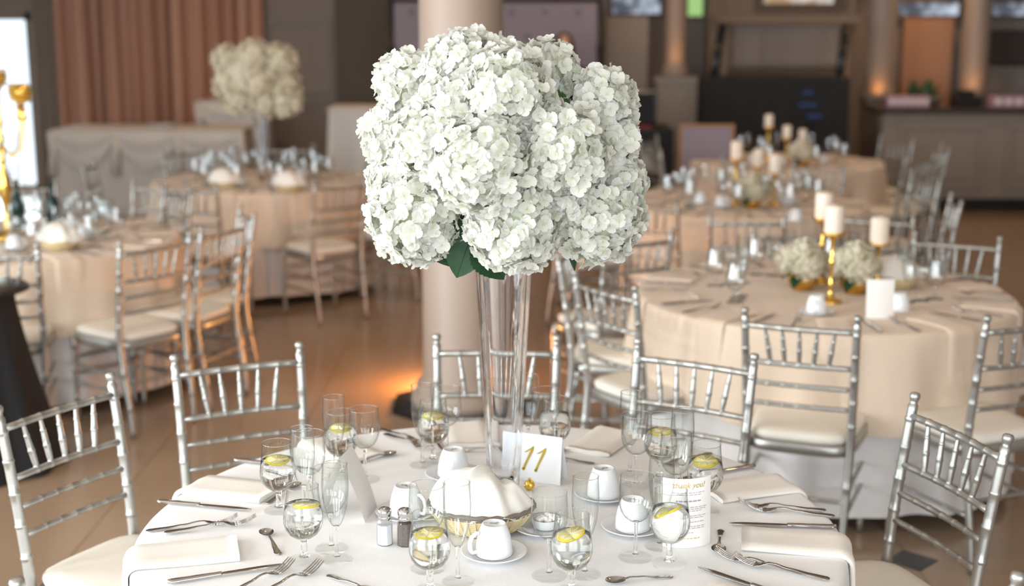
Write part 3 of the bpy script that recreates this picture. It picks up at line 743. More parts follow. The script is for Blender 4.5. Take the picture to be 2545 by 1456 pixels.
chair_at(T6, -20, 1.05, 'silver ballroom chair at the right of the distant hydrangea table, behind the column side')
for az, lab in ((50, 'far right'), (90, 'far side'), (130, 'far left'), (185, 'left side')):
    chair_at(T6, az, .98, 'blurred silver chair at the %s of the distant hydrangea table' % lab)
for az, lab in ((150, 'far left corner'), (75, 'far side, right of the candelabra'), (110, 'far side, left of the candelabra')):
    chair_at(T5, az, 1.15, 'blurred silver chair at the %s of the candelabra table' % lab)
for az, lab in ((10, 'right side'), (55, 'far right'), (150, 'far left'), (195, 'left side'), (235, 'near left')):
    chair_at(T3, az, 1.0, 'blurred silver chair at the %s of the middle candle table' % lab)
for az, lab in ((-50, 'near right'), (-10, 'right side'), (30, 'far right'), (150, 'far left'), (200, 'left side'), (245, 'near left')):
    chair_at(T4, az, 1.0, 'blurred silver chair at the %s of the farthest candle table' % lab)

# ------------------------------------------------------------------ round tables and cloths
def cloth(Rt, ztop, zhem, folds, amp, seed, thick=0.0, flare=.02):
    rr = random.Random(seed); ph = [rr.uniform(0, 6.28) for _ in range(5)]
    rings = [(0.0, 0, 0)] + [(q, 0, 0) for q in (.2, .4, .6, .7)] + [(Rt - .014, 0, 0), (Rt - .005, -.002, 0), (Rt + .001, -.007, 0), (Rt + .004, -.015, 0)]
    n = 12; H_ = ztop - .015 - zhem
    seg = 192; vs = [(0, 0, ztop)]; rows = []
    for j, (r_, dz, _) in enumerate(rings[1:]):
        rows.append(range(len(vs), len(vs) + seg)); vs += [(r_ * cos(2 * pi * k / seg), r_ * sin(2 * pi * k / seg), ztop + dz) for k in range(seg)]
    for j in range(1, n + 1):
        v = j / n; rows.append(range(len(vs), len(vs) + seg))
        for k in range(seg):
            a = 2 * pi * k / seg
            w_ = sin(folds * a + 1.6 * sin(3 * a + ph[0]) + ph[1]) * .6 + sin(folds * 1.62 * a + ph[2] + 1.1 * sin(2 * a)) * .4
            w_ = max(-1, min(1, w_ * 1.25))
            q = Rt + .005 + flare * v + amp * (v ** .8) * (w_ + .75) * (.75 + .25 * sin(5 * a + ph[3]))
            vs.append((q * cos(a), q * sin(a), ztop - .015 - H_ * v + .012 * v * sin(4 * a + ph[4])))
    fs = [(0, rows[0][k], rows[0][(k + 1) % seg]) for k in range(seg)]
    for a_, b_ in zip(rows, rows[1:]):
        fs += [(a_[k], b_[k], b_[(k + 1) % seg], a_[(k + 1) % seg]) for k in range(seg)]
    return MB().add(vs, fs)
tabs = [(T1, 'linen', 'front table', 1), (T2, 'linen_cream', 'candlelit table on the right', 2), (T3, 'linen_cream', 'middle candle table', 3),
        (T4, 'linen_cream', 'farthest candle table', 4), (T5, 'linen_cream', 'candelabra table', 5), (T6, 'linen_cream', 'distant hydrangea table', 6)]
top_me = MB().lathe([(0, .728), (.745, .728), (.752, .734), (.752, .752), (.745, .756), (0, .756)], 48).mesh('table_top', 'wood')
leg_me = MB().tube([(.42, 0, .728), (.44, 0, .4), (.5, 0, .005)], .018, 10).mesh('leg', 'black_gloss')
for (x, y), m, nm, sd in tabs:
    t = thing('round_table', 'round banquet table hidden under the cloth of the ' + nm, 'table', (x, y, 0))
    link('table_top', top_me, t)
    for k in range(4): link('leg', leg_me, t, (0, 0, 0), (0, 0, pi / 4 + k * pi / 2))
    one(cloth(.766, TZ - .0045, .06, 17, .026, sd + 20, flare=.012), 'underlay_cloth', 'underlinen', 'pale floor length underlay cloth of the ' + nm, 'tablecloth', (x, y, 0))
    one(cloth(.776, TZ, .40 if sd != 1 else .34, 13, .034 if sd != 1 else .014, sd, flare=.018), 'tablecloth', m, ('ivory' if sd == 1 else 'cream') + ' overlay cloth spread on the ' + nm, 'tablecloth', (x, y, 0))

# ------------------------------------------------------------------ stemware
def bowl(prof): return MB().lathe(prof, 40)
# every profile: bowl (open shell), stem and foot (solid)
def foot(r_, neck, zstem, ztop, rtop):
    return [(0, .0), (r_, .0), (r_ + .0006, .0012), (r_ * .9, .0028), (r_ * .5, .0045), (neck * 1.9, .0085), (neck * 1.15, .014), (neck, zstem * .5), (neck * 1.05, zstem), (rtop * .7, ztop - .004), (rtop, ztop), (0, ztop)]
gob_b = [(.011, .049), (.020, .0525), (.030, .060), (.0372, .071), (.0410, .084), (.0412, .096), (.0395, .110), (.0370, .126), (.0348, .144), (.0335, .163)]
win_b = [(.0065, .0805), (.015, .084), (.025, .092), (.0325, .104), (.0366, .118), (.0378, .132), (.0370, .150), (.0358, .168), (.0352, .181)]
flu_b = [(.006, .0755), (.0105, .080), (.0155, .090), (.0205, .105), (.0245, .122), (.0272, .142), (.0280, .160), (.0274, .180), (.0262, .198), (.0258, .211)]
def rim(r_, z): return MB().tube([(r_ * cos(2 * pi * k / 40), r_ * sin(2 * pi * k / 40), z) for k in range(41)], .0008, 6, False)
def water(prof, zl):
    out = [(0, prof[0][1] + .002)]
    for (r0, z0), (r1, z1) in zip(prof, prof[1:]):
        if z0 + .002 <= zl: out.append((r0 - .0012, z0 + .0015))
        if z0 <= zl < z1: out.append((lerp(r0, r1, (zl - z0) / (z1 - z0)) - .0012, zl))
    out.append((0, zl)); return MB().lathe(out, 40)
G = {}
for nm, prof, ft in (('goblet', gob_b, foot(.036, .0062, .036, .049, .011)), ('wine', win_b, foot(.036, .0036, .068, .0805, .0065)), ('flute', flu_b, foot(.033, .0036, .064, .0755, .006))):
    G[nm] = (bowl(prof).mesh('bowl', 'glass'), MB().lathe([(0, ft[5][1])] + ft[5:], 24).mesh('stem', 'stemglass'), rim(*prof[-1]).mesh('rim', 'stemglass'), MB().lathe(ft[:6] + [(0, ft[5][1])], 40).mesh('foot', 'footglass'))
    far = bowl(prof); far.lathe(ft, 20); G[nm + '_far'] = far.mesh(nm, 'glass_far')
wat_me = water(gob_b, .122).mesh('water', 'water')
kit('goblet', [('bowl', G['goblet'][0], (0, 0, 0), (0, 0, 0), (('rim', G['goblet'][2]),)), ('stem', G['goblet'][1]), ('foot', G['goblet'][3]), ('water', wat_me)])
kit('wine', [('bowl', G['wine'][0], (0, 0, 0), (0, 0, 0), (('rim', G['wine'][2]),)), ('stem', G['wine'][1]), ('foot', G['wine'][3])])
kit('flute', [('bowl', G['flute'][0], (0, 0, 0), (0, 0, 0), (('rim', G['flute'][2]),)), ('stem', G['flute'][1]), ('foot', G['flute'][3])])
lm_f = MB().lathe([(0, 0), (.0245, 0), (.0245, .004), (0, .004)], 32).mesh('flesh', 'lemon')
lm_r = MB().lathe([(.0247, -.0002), (.0272, .0003), (.0278, .002), (.0272, .0037), (.0247, .0042)], 32).mesh('rind', 'rind')
seg_b = MB()
for k in range(8):
    a = k * pi / 4
    seg_b.box((.013 * cos(a), .013 * sin(a), .0043), (.020, .0012, .0006), a)
lm_s = seg_b.mesh('membrane', 'linen_cream')
kit('lemon', [('flesh', lm_f, (0, 0, 0), (0, 0, 0), (('membrane', lm_s),)), ('rind', lm_r)])
GN = {'goblet': ('water_goblet', 'goblet'), 'wine': ('wine_glass', 'wine glass'), 'flute': ('champagne_flute', 'flute')}
def glass(kind, px, label):
    p = P(px[0], px[1], TZ) + Vector((0, 0, .0008)); return place(kind, GN[kind][0], label, GN[kind][1], p, rnd.uniform(0, 6))
def goblet(px, label, lemon, tilt=(.1, .05), dz=.119, d=(0, 0)):
    t = glass('goblet', px, label)
    if lemon: place('lemon', 'lemon_slice', lemon, 'lemon slice', t.location + Vector((d[0], d[1], dz)), rnd.uniform(0, 6), rot=(tilt[0], tilt[1], rnd.uniform(0, 6)))
# front left
glass('wine', (1063, 1413), 'empty wine glass left of the foremost coffee cup, behind the front left lemon goblet')
glass('flute', (1138, 1446), 'empty flute just left of the foremost coffee cup')
goblet((1069, 1470), 'water goblet with lemon in front of the pepper shaker, left of the foremost cup', 'whole lemon slice floating in the goblet left of the foremost cup', (.12, .0))
# front right
glass('wine', (1365, 1432), 'empty wine glass right of the foremost coffee cup')
glass('flute', (1453, 1428), 'empty flute right of the front right lemon goblet')
goblet((1420, 1472), 'water goblet with lemon right of the foremost coffee cup', 'lemon slice tilted in the goblet right of the foremost cup', (.35, .1))
# left
goblet((757, 1392), 'water goblet with lemon beside the teaspoon at the left', 'lemon slice floating in the goblet beside the teaspoon', (.12, .1), d=(.008, 0))
glass('flute', (838, 1392), 'empty flute between the left lemon goblet and the salt shaker')
glass('wine', (824, 1364), 'empty wine glass behind the flute at the left')
# left rear
goblet((694, 1268), 'leftmost water goblet with lemon on the front table', 'lemon slice in the leftmost goblet', (.15, .0))
glass('flute', (757, 1285), 'empty flute right behind the leftmost lemon goblet')
glass('wine', (772, 1262), 'empty wine glass behind the leftmost goblet, its rim above the menu card')
# rear left
glass('flute', (834, 1192), 'empty flute before the lemon goblet at the back left')
goblet((850, 1180), 'water goblet with pale lemon at the back left, behind a flute', 'pale lemon slice in the back left goblet', (.1, .1))
glass('wine', (908, 1192), 'empty wine glass standing alone at the back left near the soup spoon')
# back
glass('flute', (1050, 1156), 'empty flute at the back, left of the vase')
goblet((1078, 1147), 'water goblet with lemon at the back, left of the vase', 'lemon slice in the goblet left of the vase', (.1, .05))
glass('wine', (1112, 1132), 'empty wine glass at the back, nearest the vase on its left')
# back right of the vase
glass('flute', (1313, 1128), 'empty flute directly right of the vase')
glass('wine', (1355, 1136), 'empty wine glass behind the numbered card')
goblet((1378, 1142), 'water goblet behind the top edge of the numbered card', None)
# right rear
glass('flute', (1565, 1178), 'rearmost flute of the right cluster before the white chair seat')
glass('wine', (1580, 1208), 'wine glass of the rear right cluster beside the upturned cup')
goblet((1640, 1190), 'water goblet with lemon in the rear right cluster', 'lemon slice in the rear right cluster goblet', (.1, .1))
glass('flute', (1692, 1232), 'flute behind the menu card at the right')
glass('wine', (1677, 1262), 'wine glass just left of the menu card top')
goblet((1750, 1272), 'water goblet with deep yellow lemon behind the standing menu card', 'deep yellow lemon slice behind the standing menu card', (.2, .1))
# right
glass('wine', (1579, 1386), 'empty wine glass in front of the right coffee cup')
goblet((1663, 1402), 'cloudy water goblet with slanted lemon in front of the standing menu card', 'steeply slanted lemon slice before the standing menu card', (.55, .2), .112)
glass('flute', (1640, 1358), 'flute between the right coffee cup and the menu card')

# ------------------------------------------------------------------ cutlery (along +x from the handle end)
def strip(keys, th, nseg=28):       # keys: (x, halfwidth, z)
    def at(x):
        for a, b in zip(keys, keys[1:]):
            if x <= b[0]: q = (x - a[0]) / (b[0] - a[0]); q2 = q * q * (3 - 2 * q); return lerp(a[1], b[1], q2), lerp(a[2], b[2], q2)
        return keys[-1][1], keys[-1][2]
    x0, x1 = keys[0][0], keys[-1][0]; cs = [(-1, .35), (-.6, 1), (.6, 1), (1, .35), (1, -.35), (.6, -.8), (-.6, -.8), (-1, -.35)]
    def fn(u, v):
        x = lerp(x0, x1, v); w_, z = at(x); c_ = cs[int(round(u * 8)) % 8]; t_ = th(x) if callable(th) else th
        return (x, c_[0] * w_, z + c_[1] * t_)
    b = MB().grid(fn, 8, nseg, cu=True); n = len(b.v)
    b.f += [tuple(reversed(range(8))), tuple(range(n - 8, n))]; b.sm += [True, True]; return b
kn_h = strip([(0, .004, .006), (.008, .0085, .006), (.05, .0075, .006), (.10, .0062, .006), (.108, .007, .006)], .0038).mesh('handle', 'steel')
kn_b = strip([(.107, .0062, .006), (.125, .0080, .006), (.20, .0088, .006), (.225, .006, .006), (.237, .0012, .006)], .0010).mesh('blade', 'steel')
kit('knife', [('handle', kn_h), ('blade', kn_b)])
fo_h = strip([(0, .0035, .002), (.006, .0095, .0025), (.04, .0075, .004), (.085, .0042, .008), (.115, .0032, .0125), (.128, .0045, .012), (.137, .0105, .008), (.148, .0128, .0045), (.156, .0126, .0040)], .0012).mesh('handle', 'steel')
fb = MB()
for k in range(4):
    y = -.0105 + .007 * k
    fb.tube([(.154, y, .004), (.168, y, .0055), (.182, y, .010), (.194, y * .95, .0165), (.201, y * .93, .0205)], [.0021, .0018, .0017, .0014, .0006], 6)
kit('fork', [('handle', fo_h), ('tines', fb.mesh('tines', 'steel'))])
sp_h = strip([(0, .003, .002), (.006, .0085, .0022), (.035, .006, .004), (.07, .003, .009), (.092, .0030, .0105), (.103, .005, .0075)], .0011).mesh('handle', 'steel')
def spoon_fn(u, v):
    a = 2 * pi * u; r_ = v; ex = .0215 * r_ * cos(a); ey = .0158 * r_ * sin(a) * (1 + .12 * cos(a)); return (.122 + ex, ey, .0015 + .0068 * (r_ ** 2))
def spoon_fn2(u, v): p = spoon_fn(u, 1 - v); return (p[0], p[1], p[2] + .0009)
sb = MB().grid(spoon_fn, 24, 7, cu=True).grid(spoon_fn2, 24, 7, cu=True)
kit('spoon', [('handle', sp_h), ('bowl', sb.mesh('bowl', 'steel'))])
def lay(kind, a, b, label, flip=False, lift=0.0):   # from the handle end a to the tip b
    p, q = P(*a, TZ), P(*b, TZ); rz = atan2(q.y - p.y, q.x - p.x)
    nm = {'knife': 'dinner_knife', 'fork': 'dinner_fork', 'spoon': 'teaspoon'}[kind]
    return place(kind, nm, label, kind, (p.x, p.y, TZ + .0006 + lift), rz, rot=(pi, 0, rz) if flip else None)
lay('knife', (392, 1251), (635, 1273), 'dinner knife below the left rear napkin')
lay('knife', (417, 1453), (703, 1409), 'dinner knife in front of the left front napkin')
lay('knife', (2079, 1315), (1803, 1306), 'dinner knife lying above the right front napkin')
lay('knife', (1985, 1500), (1727, 1413), 'dinner knife at the bottom right, handle leaving the frame')
lay('knife', (1876, 1162), (1720, 1190), 'dinner knife at the right rear, tip behind the lemon goblet')
lay('knife', (1486, 1072), (1398, 1128), 'dinner knife pointing at the numbered card from the back')
lay('knife', (1058, 1062), (1100, 1117), 'dinner knife at the back, left of the vase')
lay('knife', (582, 1147), (735, 1166), 'dinner knife at the left rear, behind the leftmost goblet')
lay('fork', (362, 1322), (588, 1300), 'left dinner fork of the pair above the left front napkin')
lay('fork', (408, 1329), (630, 1305), 'right dinner fork of the pair above the left front napkin', lift=.003)
lay('fork', (540, 1492), (712, 1416), 'left dinner fork of the pair at the bottom, beside the knife tip')
lay('fork', (612, 1495), (796, 1414), 'right dinner fork of the pair at the bottom, pointing at the left lemon goblet')
lay('fork', (2053, 1273), (1797, 1262), 'longer showing fork of the pair below the right rear napkin', lift=.003)
lay('fork', (2075, 1284), (1850, 1268), 'shorter showing fork of the pair below the right rear napkin')
lay('fork', (2062, 1445), (1824, 1400), 'right dinner fork of the pair below the right front napkin', lift=.003)
lay('fork', (2009, 1430), (1773, 1382), 'left dinner fork of the pair below the right front napkin')
lay('fork', (944, 1067), (1030, 1099), 'rear dinner fork of the pair at the back left')
lay('fork', (956, 1082), (1036, 1113), 'front dinner fork of the pair at the back left', lift=.003)
lay('fork', (1768, 1127), (1690, 1150), 'dinner fork at the right rear, behind the stemware')
lay('spoon', (694, 1381), (651, 1312), 'teaspoon lying by itself at the left, bowl up')
lay('spoon', (868, 1158), (992, 1127), 'teaspoon at the back left, bowl by the forks')
lay('spoon', (1791, 1318), (1786, 1372), 'teaspoon beside the standing menu card at the right', flip=False)
lay('spoon', (1672, 1435), (1512, 1452), 'teaspoon at the bottom edge, right of the flutes')
lay('spoon', (814, 1431), (900, 1470), 'teaspoon tucked under the napkin at the bottom left')
lay('spoon', (662, 1254), (742, 1206), 'teaspoon behind the leftmost lemon goblet')
lay('spoon', (1478, 1154), (1396, 1146), 'teaspoon between the numbered card and the upturned cup')
lay('spoon', (1126, 1122), (1205, 1124), 'teaspoon at the back, left against the vase')

# ------------------------------------------------------------------ napkins: folded strips running over the table edge
def napkin_mesh(r0, w, drop, name, m='napkin', th=.007, seed=0):
    rr = random.Random(seed); Rt = .779
    path = []
    for k in range(10): path.append((lerp(r0, Rt - .02, k / 9), .0, 0.0))
    for k in range(1, 6): a = k / 5 * pi / 2; path.append((Rt - .02 + .022 * sin(a), -.022 * (1 - cos(a)), a))
    for k in range(1, 7): path.append((Rt + .002 + .008 * k / 6, -.022 - drop * k / 6, pi / 2)) if drop > 0 else None
    cs = []
    hw = w / 2
    cs = [(-hw + .004, 0), (-hw - .001, th * .45), (-hw + .002, th), (-hw * .5, th * 1.25), (0, th * 1.05), (hw * .5, th * 1.25), (hw - .006, th * 1.35), (hw + .001, th * 1.0), (hw + .003, th * .55), (hw, th * .1), (hw * .4, 0), (-hw * .4, 0)]
    n = len(cs); sk = rr.uniform(-.012, .012)
    def fn(u, v):
        i = min(int(round(v * (len(path) - 1))), len(path) - 1); r_, z, a = path[i]; c_ = cs[int(round(u * n)) % n]
        wob = .0015 * sin(9 * v + 3 * u + seed)
        return (r_ + (c_[1] + wob) * sin(a), c_[0] + sk * v, z + (c_[1] + wob) * cos(a))
    b = MB().grid(fn, n, len(path) - 1, cu=True); k = len(b.v)
    b.f += [tuple(range(n)), tuple(reversed(range(k - n, k)))]; b.sm += [False, False]
    return b.mesh(name, m)
nap_me = [napkin_mesh(.555, .125, .10, 'folded_napkin', th=.0095, seed=k) for k in range(3)]
nap_far = [napkin_mesh(.555, .125, .26, 'folded_napkin', m='linen_cream', seed=5 + k) for k in range(2)]
def azT(px, c): p = P(*px, TZ); return atan2(p.y - c[1], p.x - c[0])
for k, (px, lab) in enumerate((((540, 1213), 'folded cream napkin at the left rear, behind the dinner knife'), ((520, 1375), 'folded cream napkin at the left front, spilling over the table edge'),
      ((780, 1500), 'folded cream napkin cut by the bottom edge, over a teaspoon'), ((1900, 1214), 'folded cream napkin at the right rear'), ((1960, 1352), 'folded cream napkin at the right front, spilling over the edge'),
      ((1740, 1475), 'folded cream napkin cut by the bottom edge at the right'), ((1165, 1088), 'folded cream napkin at the back, left of the vase'), ((1500, 1100), 'folded cream napkin at the back right with an orange shaded fold'),
      ((850, 1118), 'folded cream napkin at the back left, behind the standing menu'))):
    a = azT(px, T1); o = tag(link('folded_napkin', nap_me[k % 3], None, (T1[0], T1[1], TZ + .001), (0, 0, a)), lab, 'napkin')

# ------------------------------------------------------------------ china
cup_p = [(0, .066), (.0215, .066), (.0225, .0675), (.0245, .0675), (.026, .065), (.030, .055), (.0345, .042), (.0375, .026), (.039, .010), (.040, .001), (.0395, 0), (.0375, .001), (.036, .012), (.0345, .028), (.0315, .043), (.026, .056), (.018, .062), (0, .062)]
cup_me = MB().lathe(list(reversed(cup_p)), 40).mesh('cup_body', 'china')
han_me = MB().tube([(-.033, 0, .050), (-.040, 0, .050), (-.050, 0, .042), (-.054, 0, .030), (-.053, 0, .016), (-.049, 0, .008), (-.040, 0, .008), (-.0375, 0, .012)], [.004, .0045, .0048, .0048, .0048, .0046, .0044, .004], 10).mesh('handle', 'china')
mark = MB().box((.004, 0, .0672), (.014, .003, .0006), .4).box((-.004, .003, .0672), (.008, .003, .0006), -.3)
kit('cup', [('cup_body', cup_me, (0, 0, 0), (0, 0, 0), (('base_mark', mark.mesh('base_mark', 'china_mark')),)), ('handle', han_me)])
sau_me = MB().lathe([(0, .002), (.030, .002), (.031, 0), (.034, 0), (.036, .004), (.050, .0065), (.064, .0105), (.0700, .0135), (.0705, .0148), (.068, .0150), (.060, .0118), (.048, .0085), (.046, .0065), (.042, .0065), (.040, .0060), (0, .0055)], 56).mesh('saucer', 'china')
def cup_on_saucer(px, rz, lab, slab):
    p = P(*px, TZ)
    if slab: tag(link('saucer', sau_me, None, p), slab, 'saucer')
    place('cup', 'coffee_cup', lab, 'cup', p + Vector((0, 0, .0069 if slab else .0003)), rz)
cup_on_saucer((1228, 1382), .35, 'foremost white coffee cup turned upside down, handle at left', 'white saucer under the foremost coffee cup')
cup_on_saucer((1010, 1282), 2.6, 'white coffee cup upside down behind the salt and pepper shakers', 'white saucer behind the salt and pepper shakers')
cup_on_saucer((1127, 1186), 4.2, 'white coffee cup upside down behind the napkin covered basket', 'white saucer behind the napkin covered basket')
cup_on_saucer((1500, 1236), 4.0, 'white coffee cup upside down right of the numbered card', 'white saucer right of the numbered card')
cup_on_saucer((1572, 1318), 2.9, 'white coffee cup upside down behind the right wine glass', 'white saucer behind the right wine glass')
sp = P(1352, 1318, TZ); tag(link('saucer', sau_me, None, sp), 'white saucer holding the creamer dish, behind the front right wine glass', 'saucer')
t = thing('creamer_dish', 'small white dish of butter portions on a saucer behind the front right wine glass', 'dish', sp + Vector((.004, 0, .0069)))
part(MB().lathe([(0, 0), (.022, 0), (.028, .004), (.031, .022), (.0325, .024), (.029, .022), (.026, .006), (0, .005)], 28), 'dish_body', 'china', t)
for k in range(5):
    a = k * 1.26; part(MB().box((0, 0, 0), (.020, .014, .012), 0, .003), 'butter_portion', 'napkin_white', t, (.014 * cos(a), .014 * sin(a), .020 + .004 * (k % 2)), (.3 * sin(a), .3, a))

# salt and pepper
def shaker(px, m, lab):
    t = thing('salt_shaker' if m == 'salt' else 'pepper_shaker', lab, 'shaker', P(*px, TZ))
    o8 = lambda r_, z: [(r_ * cos(pi / 8 + k * pi / 4), r_ * sin(pi / 8 + k * pi / 4), z) for k in range(8)]
    def stack(rows):
        b = MB(); vs = sum([o8(*q) for q in rows], []); fs = [tuple(reversed(range(8)))]
        for j in range(len(rows) - 1): fs += [(j * 8 + k, j * 8 + (k + 1) % 8, j * 8 + 8 + (k + 1) % 8, j * 8 + 8 + k) for k in range(8)]
        n = 8 * (len(rows) - 1); fs.append(tuple(range(n, n + 8))); return b.add(vs, fs, False)
    part(stack([(.0165, .0005), (.0182, .003), (.0180, .040), (.0168, .052), (.0130, .058), (.0125, .062)]), 'glass_body', 'glass', t)
    part(stack([(.0150, .002), (.0165, .004), (.0163, .040), (.0155, .046)] if m == 'salt' else [(.0150, .002), (.0166, .004), (.0165, .044), (.0155, .051)]), 'filling', m, t)
    c = part(MB().lathe([(.0140, .058), (.0148, .059), (.0148, .064), (.0138, .066), (.0150, .069), (.0158, .074), (.0145, .080), (.0100, .0835), (.004, .085), (0, .0852)], 28), 'cap', 'chrome', t)
    for k in range(6): part(MB().lathe([(0, 0), (.0008, 0), (.0008, .0004), (0, .0004)], 8), 'hole', 'black', c, (.005 * cos(k * 1.047), .005 * sin(k * 1.047), .0842))
shaker((957, 1352), 'salt', 'octagonal glass salt shaker with chrome cap, full of white salt')
shaker((1007, 1354), 'pepper', 'octagonal glass pepper shaker with chrome cap, beside the salt')
fp = P(1316, 1218, TZ); t = thing('foil_chocolate', 'round gold foil chocolate in front of the numbered card', 'chocolate', fp)
part(MB().ball((0, 0, .0135), .0135, 20, 12), 'ball', 'gold_foil', t); part(MB().lathe([(0, .0272), (.003, .0265), (.004, .030), (.002, .031), (0, .0305)], 8), 'twist', 'gold_foil', t)

# bread basket with a napkin over it
bp = P(1196, 1316, TZ); t = thing('bread_basket', 'oval wicker bread basket with dark rim at the middle of the table', 'basket', bp + Vector((0, 0, .0005)), -.12)
BX, BY, BH = .116, .088, .052
def bprof(v): return .62 + .38 * v ** .7
for k in range(11):
    v = k / 10; q = bprof(v)
    part(MB().tube([(BX * q * cos(2 * pi * i / 36), BY * q * sin(2 * pi * i / 36), .004 + BH * v) for i in range(37)], .0032, 6, False), 'wicker_coil', 'wicker' if k < 9 else 'wicker_dark', t)
part(MB().lathe([(0, .002), (.62, .002), (.62, .0045), (0, .0045)], 36, (0, 0, 0), BX, BY), 'base', 'wicker', t)
part(MB().tube([(BX * 1.02 * cos(2 * pi * i / 48), BY * 1.02 * sin(2 * pi * i / 48), BH + .008 + .0015 * sin(i * 2.6)) for i in range(49)], .0048, 8, False), 'rim', 'wicker_dark', t)
for i in range(40):
    a = 2 * pi * i / 40; part(MB().tube([(BX * bprof(v) * cos(a) * 1.02, BY * bprof(v) * sin(a) * 1.02, .002 + BH * v) for v in (0, .25, .5, .75, 1)], .0017, 5), 'stake', 'wicker', t)
def bun(u, v):
    a = 2 * pi * u; r_ = v; x, y = r_ * cos(a), r_ * sin(a)
    d = max(0, 1 - ((x + .16) ** 2 * .78 + y * y * .9))
    h = .006 + .074 * d ** .62
    h -= .022 * exp(-((x - .42 + .25 * y) / .13) ** 2) * d ** .5            # long crease to the right of the heap
    h += .010 * exp(-((x + .05 - .3 * y) / .10) ** 2) * d ** .4
    h *= 1 - .93 * r_ ** 6
    fold = .005 * r_ ** 2 * sin(6 * a + .8 + 1.5 * r_) + .004 * r_ ** 3 * sin(13 * a + 2.0)
    q = 1.03 + .03 * sin(5 * a + .6) * r_ + .02 * sin(11 * a) * r_ ** 2
    return (BX * x * q, BY * y * q, BH + .006 + h + fold * .9 - .10 * max(0, r_ - .94))
one(MB().grid(bun, 72, 26, cu=True), 'basket_napkin', 'napkin_white', 'rumpled ivory napkin heaped over the bread basket', 'napkin', bp + Vector((0, 0, .001)), (0, 0, -.12))

# table number card
c0, c1 = P(1392, 1207, TZ), Vector((-.028, 3.118, TZ)); dv = c1 - c0; rz = atan2(-dv.y, -dv.x)
t = thing('table_number_card', 'white standing card with a gold hand lettered 11 beside the vase', 'card', (c1 + c0) / 2 + Vector((0, 0, .0005)), rz)
cw, ch = dv.length, .118
part(MB().grid(lambda u, v: (lerp(-cw / 2, cw / 2, u), .012 * v, ch * v), 1, 1, smooth=False).grid(lambda u, v: (lerp(cw / 2, -cw / 2, u), .0008 + .012 * v, ch * v), 1, 1, smooth=False), 'front_panel', 'paper', t)
part(MB().grid(lambda u, v: (lerp(-cw / 2, cw / 2, u), .052 - .039 * v, ch * v), 1, 1, smooth=False).grid(lambda u, v: (lerp(cw / 2, -cw / 2, u), .053 - .039 * v, ch * v), 1, 1, smooth=False), 'back_panel', 'paper', t)
for k, x0 in enumerate((-.019, .014)):
    def cp(x, z): return (x0 + x, .012 * z / ch - .0011, z)
    nb = MB(); spine = [(.000, .028, .0034), (.006, .044, .0030), (.014, .062, .0034), (.021, .078, .0040), (.0245, .088, .0012)]
    vs = []
    for x, z, w_ in spine: vs += [cp(x - w_, z), cp(x + w_, z)]
    nb.add(vs, [(2 * i, 2 * i + 1, 2 * i + 3, 2 * i + 2) for i in range(4)], False)
    fl = [(.0245, .088, .0010), (.018, .081, .0022), (.009, .0745, .0022), (.001, .071, .0008)]
    vs = []
    for x, z, w_ in fl: vs += [cp(x, z + w_), cp(x, z - w_)]
    nb.add(vs, [(2 * i, 2 * i + 1, 2 * i + 3, 2 * i + 2) for i in range(3)], False)
    nb.add([cp(.0 + .0042 * cos(q * pi / 4), .029 + .0045 * sin(q * pi / 4)) for q in range(8)], [tuple(range(8))], False)
    part(nb, 'gold_numeral', 'gold_ink', t, (0, -.0002 * k, 0))

# menus: curled ivory sheets standing on edge
def menu(loc, rz, label, rad, arc, printed=True, h=.152):
    t = thing('menu_card', label, 'menu', loc, rz)
    def fn(u, v, o_=0.0):
        a = (u - .5) * arc; return ((rad + o_) * sin(a), rad - (rad + o_) * cos(a) + .010 * v, h * v)
    part(MB().grid(fn, 16, 6).grid(lambda u, v: fn(1 - u, v, -.0004), 16, 6), 'sheet', 'paper_warm', t)
    if printed:
        rr = random.Random(3)
        for z, wid, m, n in ((z_ * .905, a_, b_, c_) for z_, a_, b_, c_ in ((.150, .30, 'gold_ink', 0), (.133, .62, 'ink', 1), (.128, .5, 'ink', 1), (.112, .5, 'ink', 2), (.098, .66, 'ink', 1), (.0935, .66, 'ink', 1), (.089, .5, 'ink', 1), (.077, .66, 'ink', 1), (.0725, .5, 'ink', 1), (.062, .62, 'ink', 1), (.051, .6, 'ink', 1), (.0465, .6, 'ink', 1), (.036, .14, 'ink', 1), (.022, .46, 'gold_ink', 1))):
            b = MB(); x = .12 + (.76 - wid) / 2
            if n == 0: continue
            while x < .12 + (.76 - wid) / 2 + wid:
                l_ = rr.uniform(.03, .09); vs = []
                for q in range(3):
                    for zz in (z, z + (.0014 if n == 1 else .003)): vs.append(fn(min(.98, x + l_ * q / 2), zz / h, .0005))
                b.add(vs, [(0, 2, 3, 1), (2, 4, 5, 3)], False); x += l_ + .018
            part(b, 'text_line', m, t)
        cu = bpy.data.curves.new('heading', 'FONT'); cu.body = 'thank you!'; cu.size = .017; cu.align_x = 'CENTER'; cu.shear = .3
        tmp = bpy.data.objects.new('heading_tmp', cu); COL.objects.link(tmp); bpy.context.view_layer.update()
        me = bpy.data.meshes.new_from_object(tmp); bpy.data.objects.remove(tmp)
        for v in me.vertices:
            a = v.co.x / rad; z = .132 + v.co.y; v.co = ((rad + .0006) * sin(a), rad - (rad + .0006) * cos(a) + .010 * z / h - .0002, z)
        me.materials.clear(); me.materials.append(M['gold_ink']); link('heading', me, t)
    return t
mp = P(1712, 1362, TZ); menu(mp + Vector((.0, .0, .0004)), .16, 'curled ivory menu card with printed lines standing at the right', .085, 1.35)
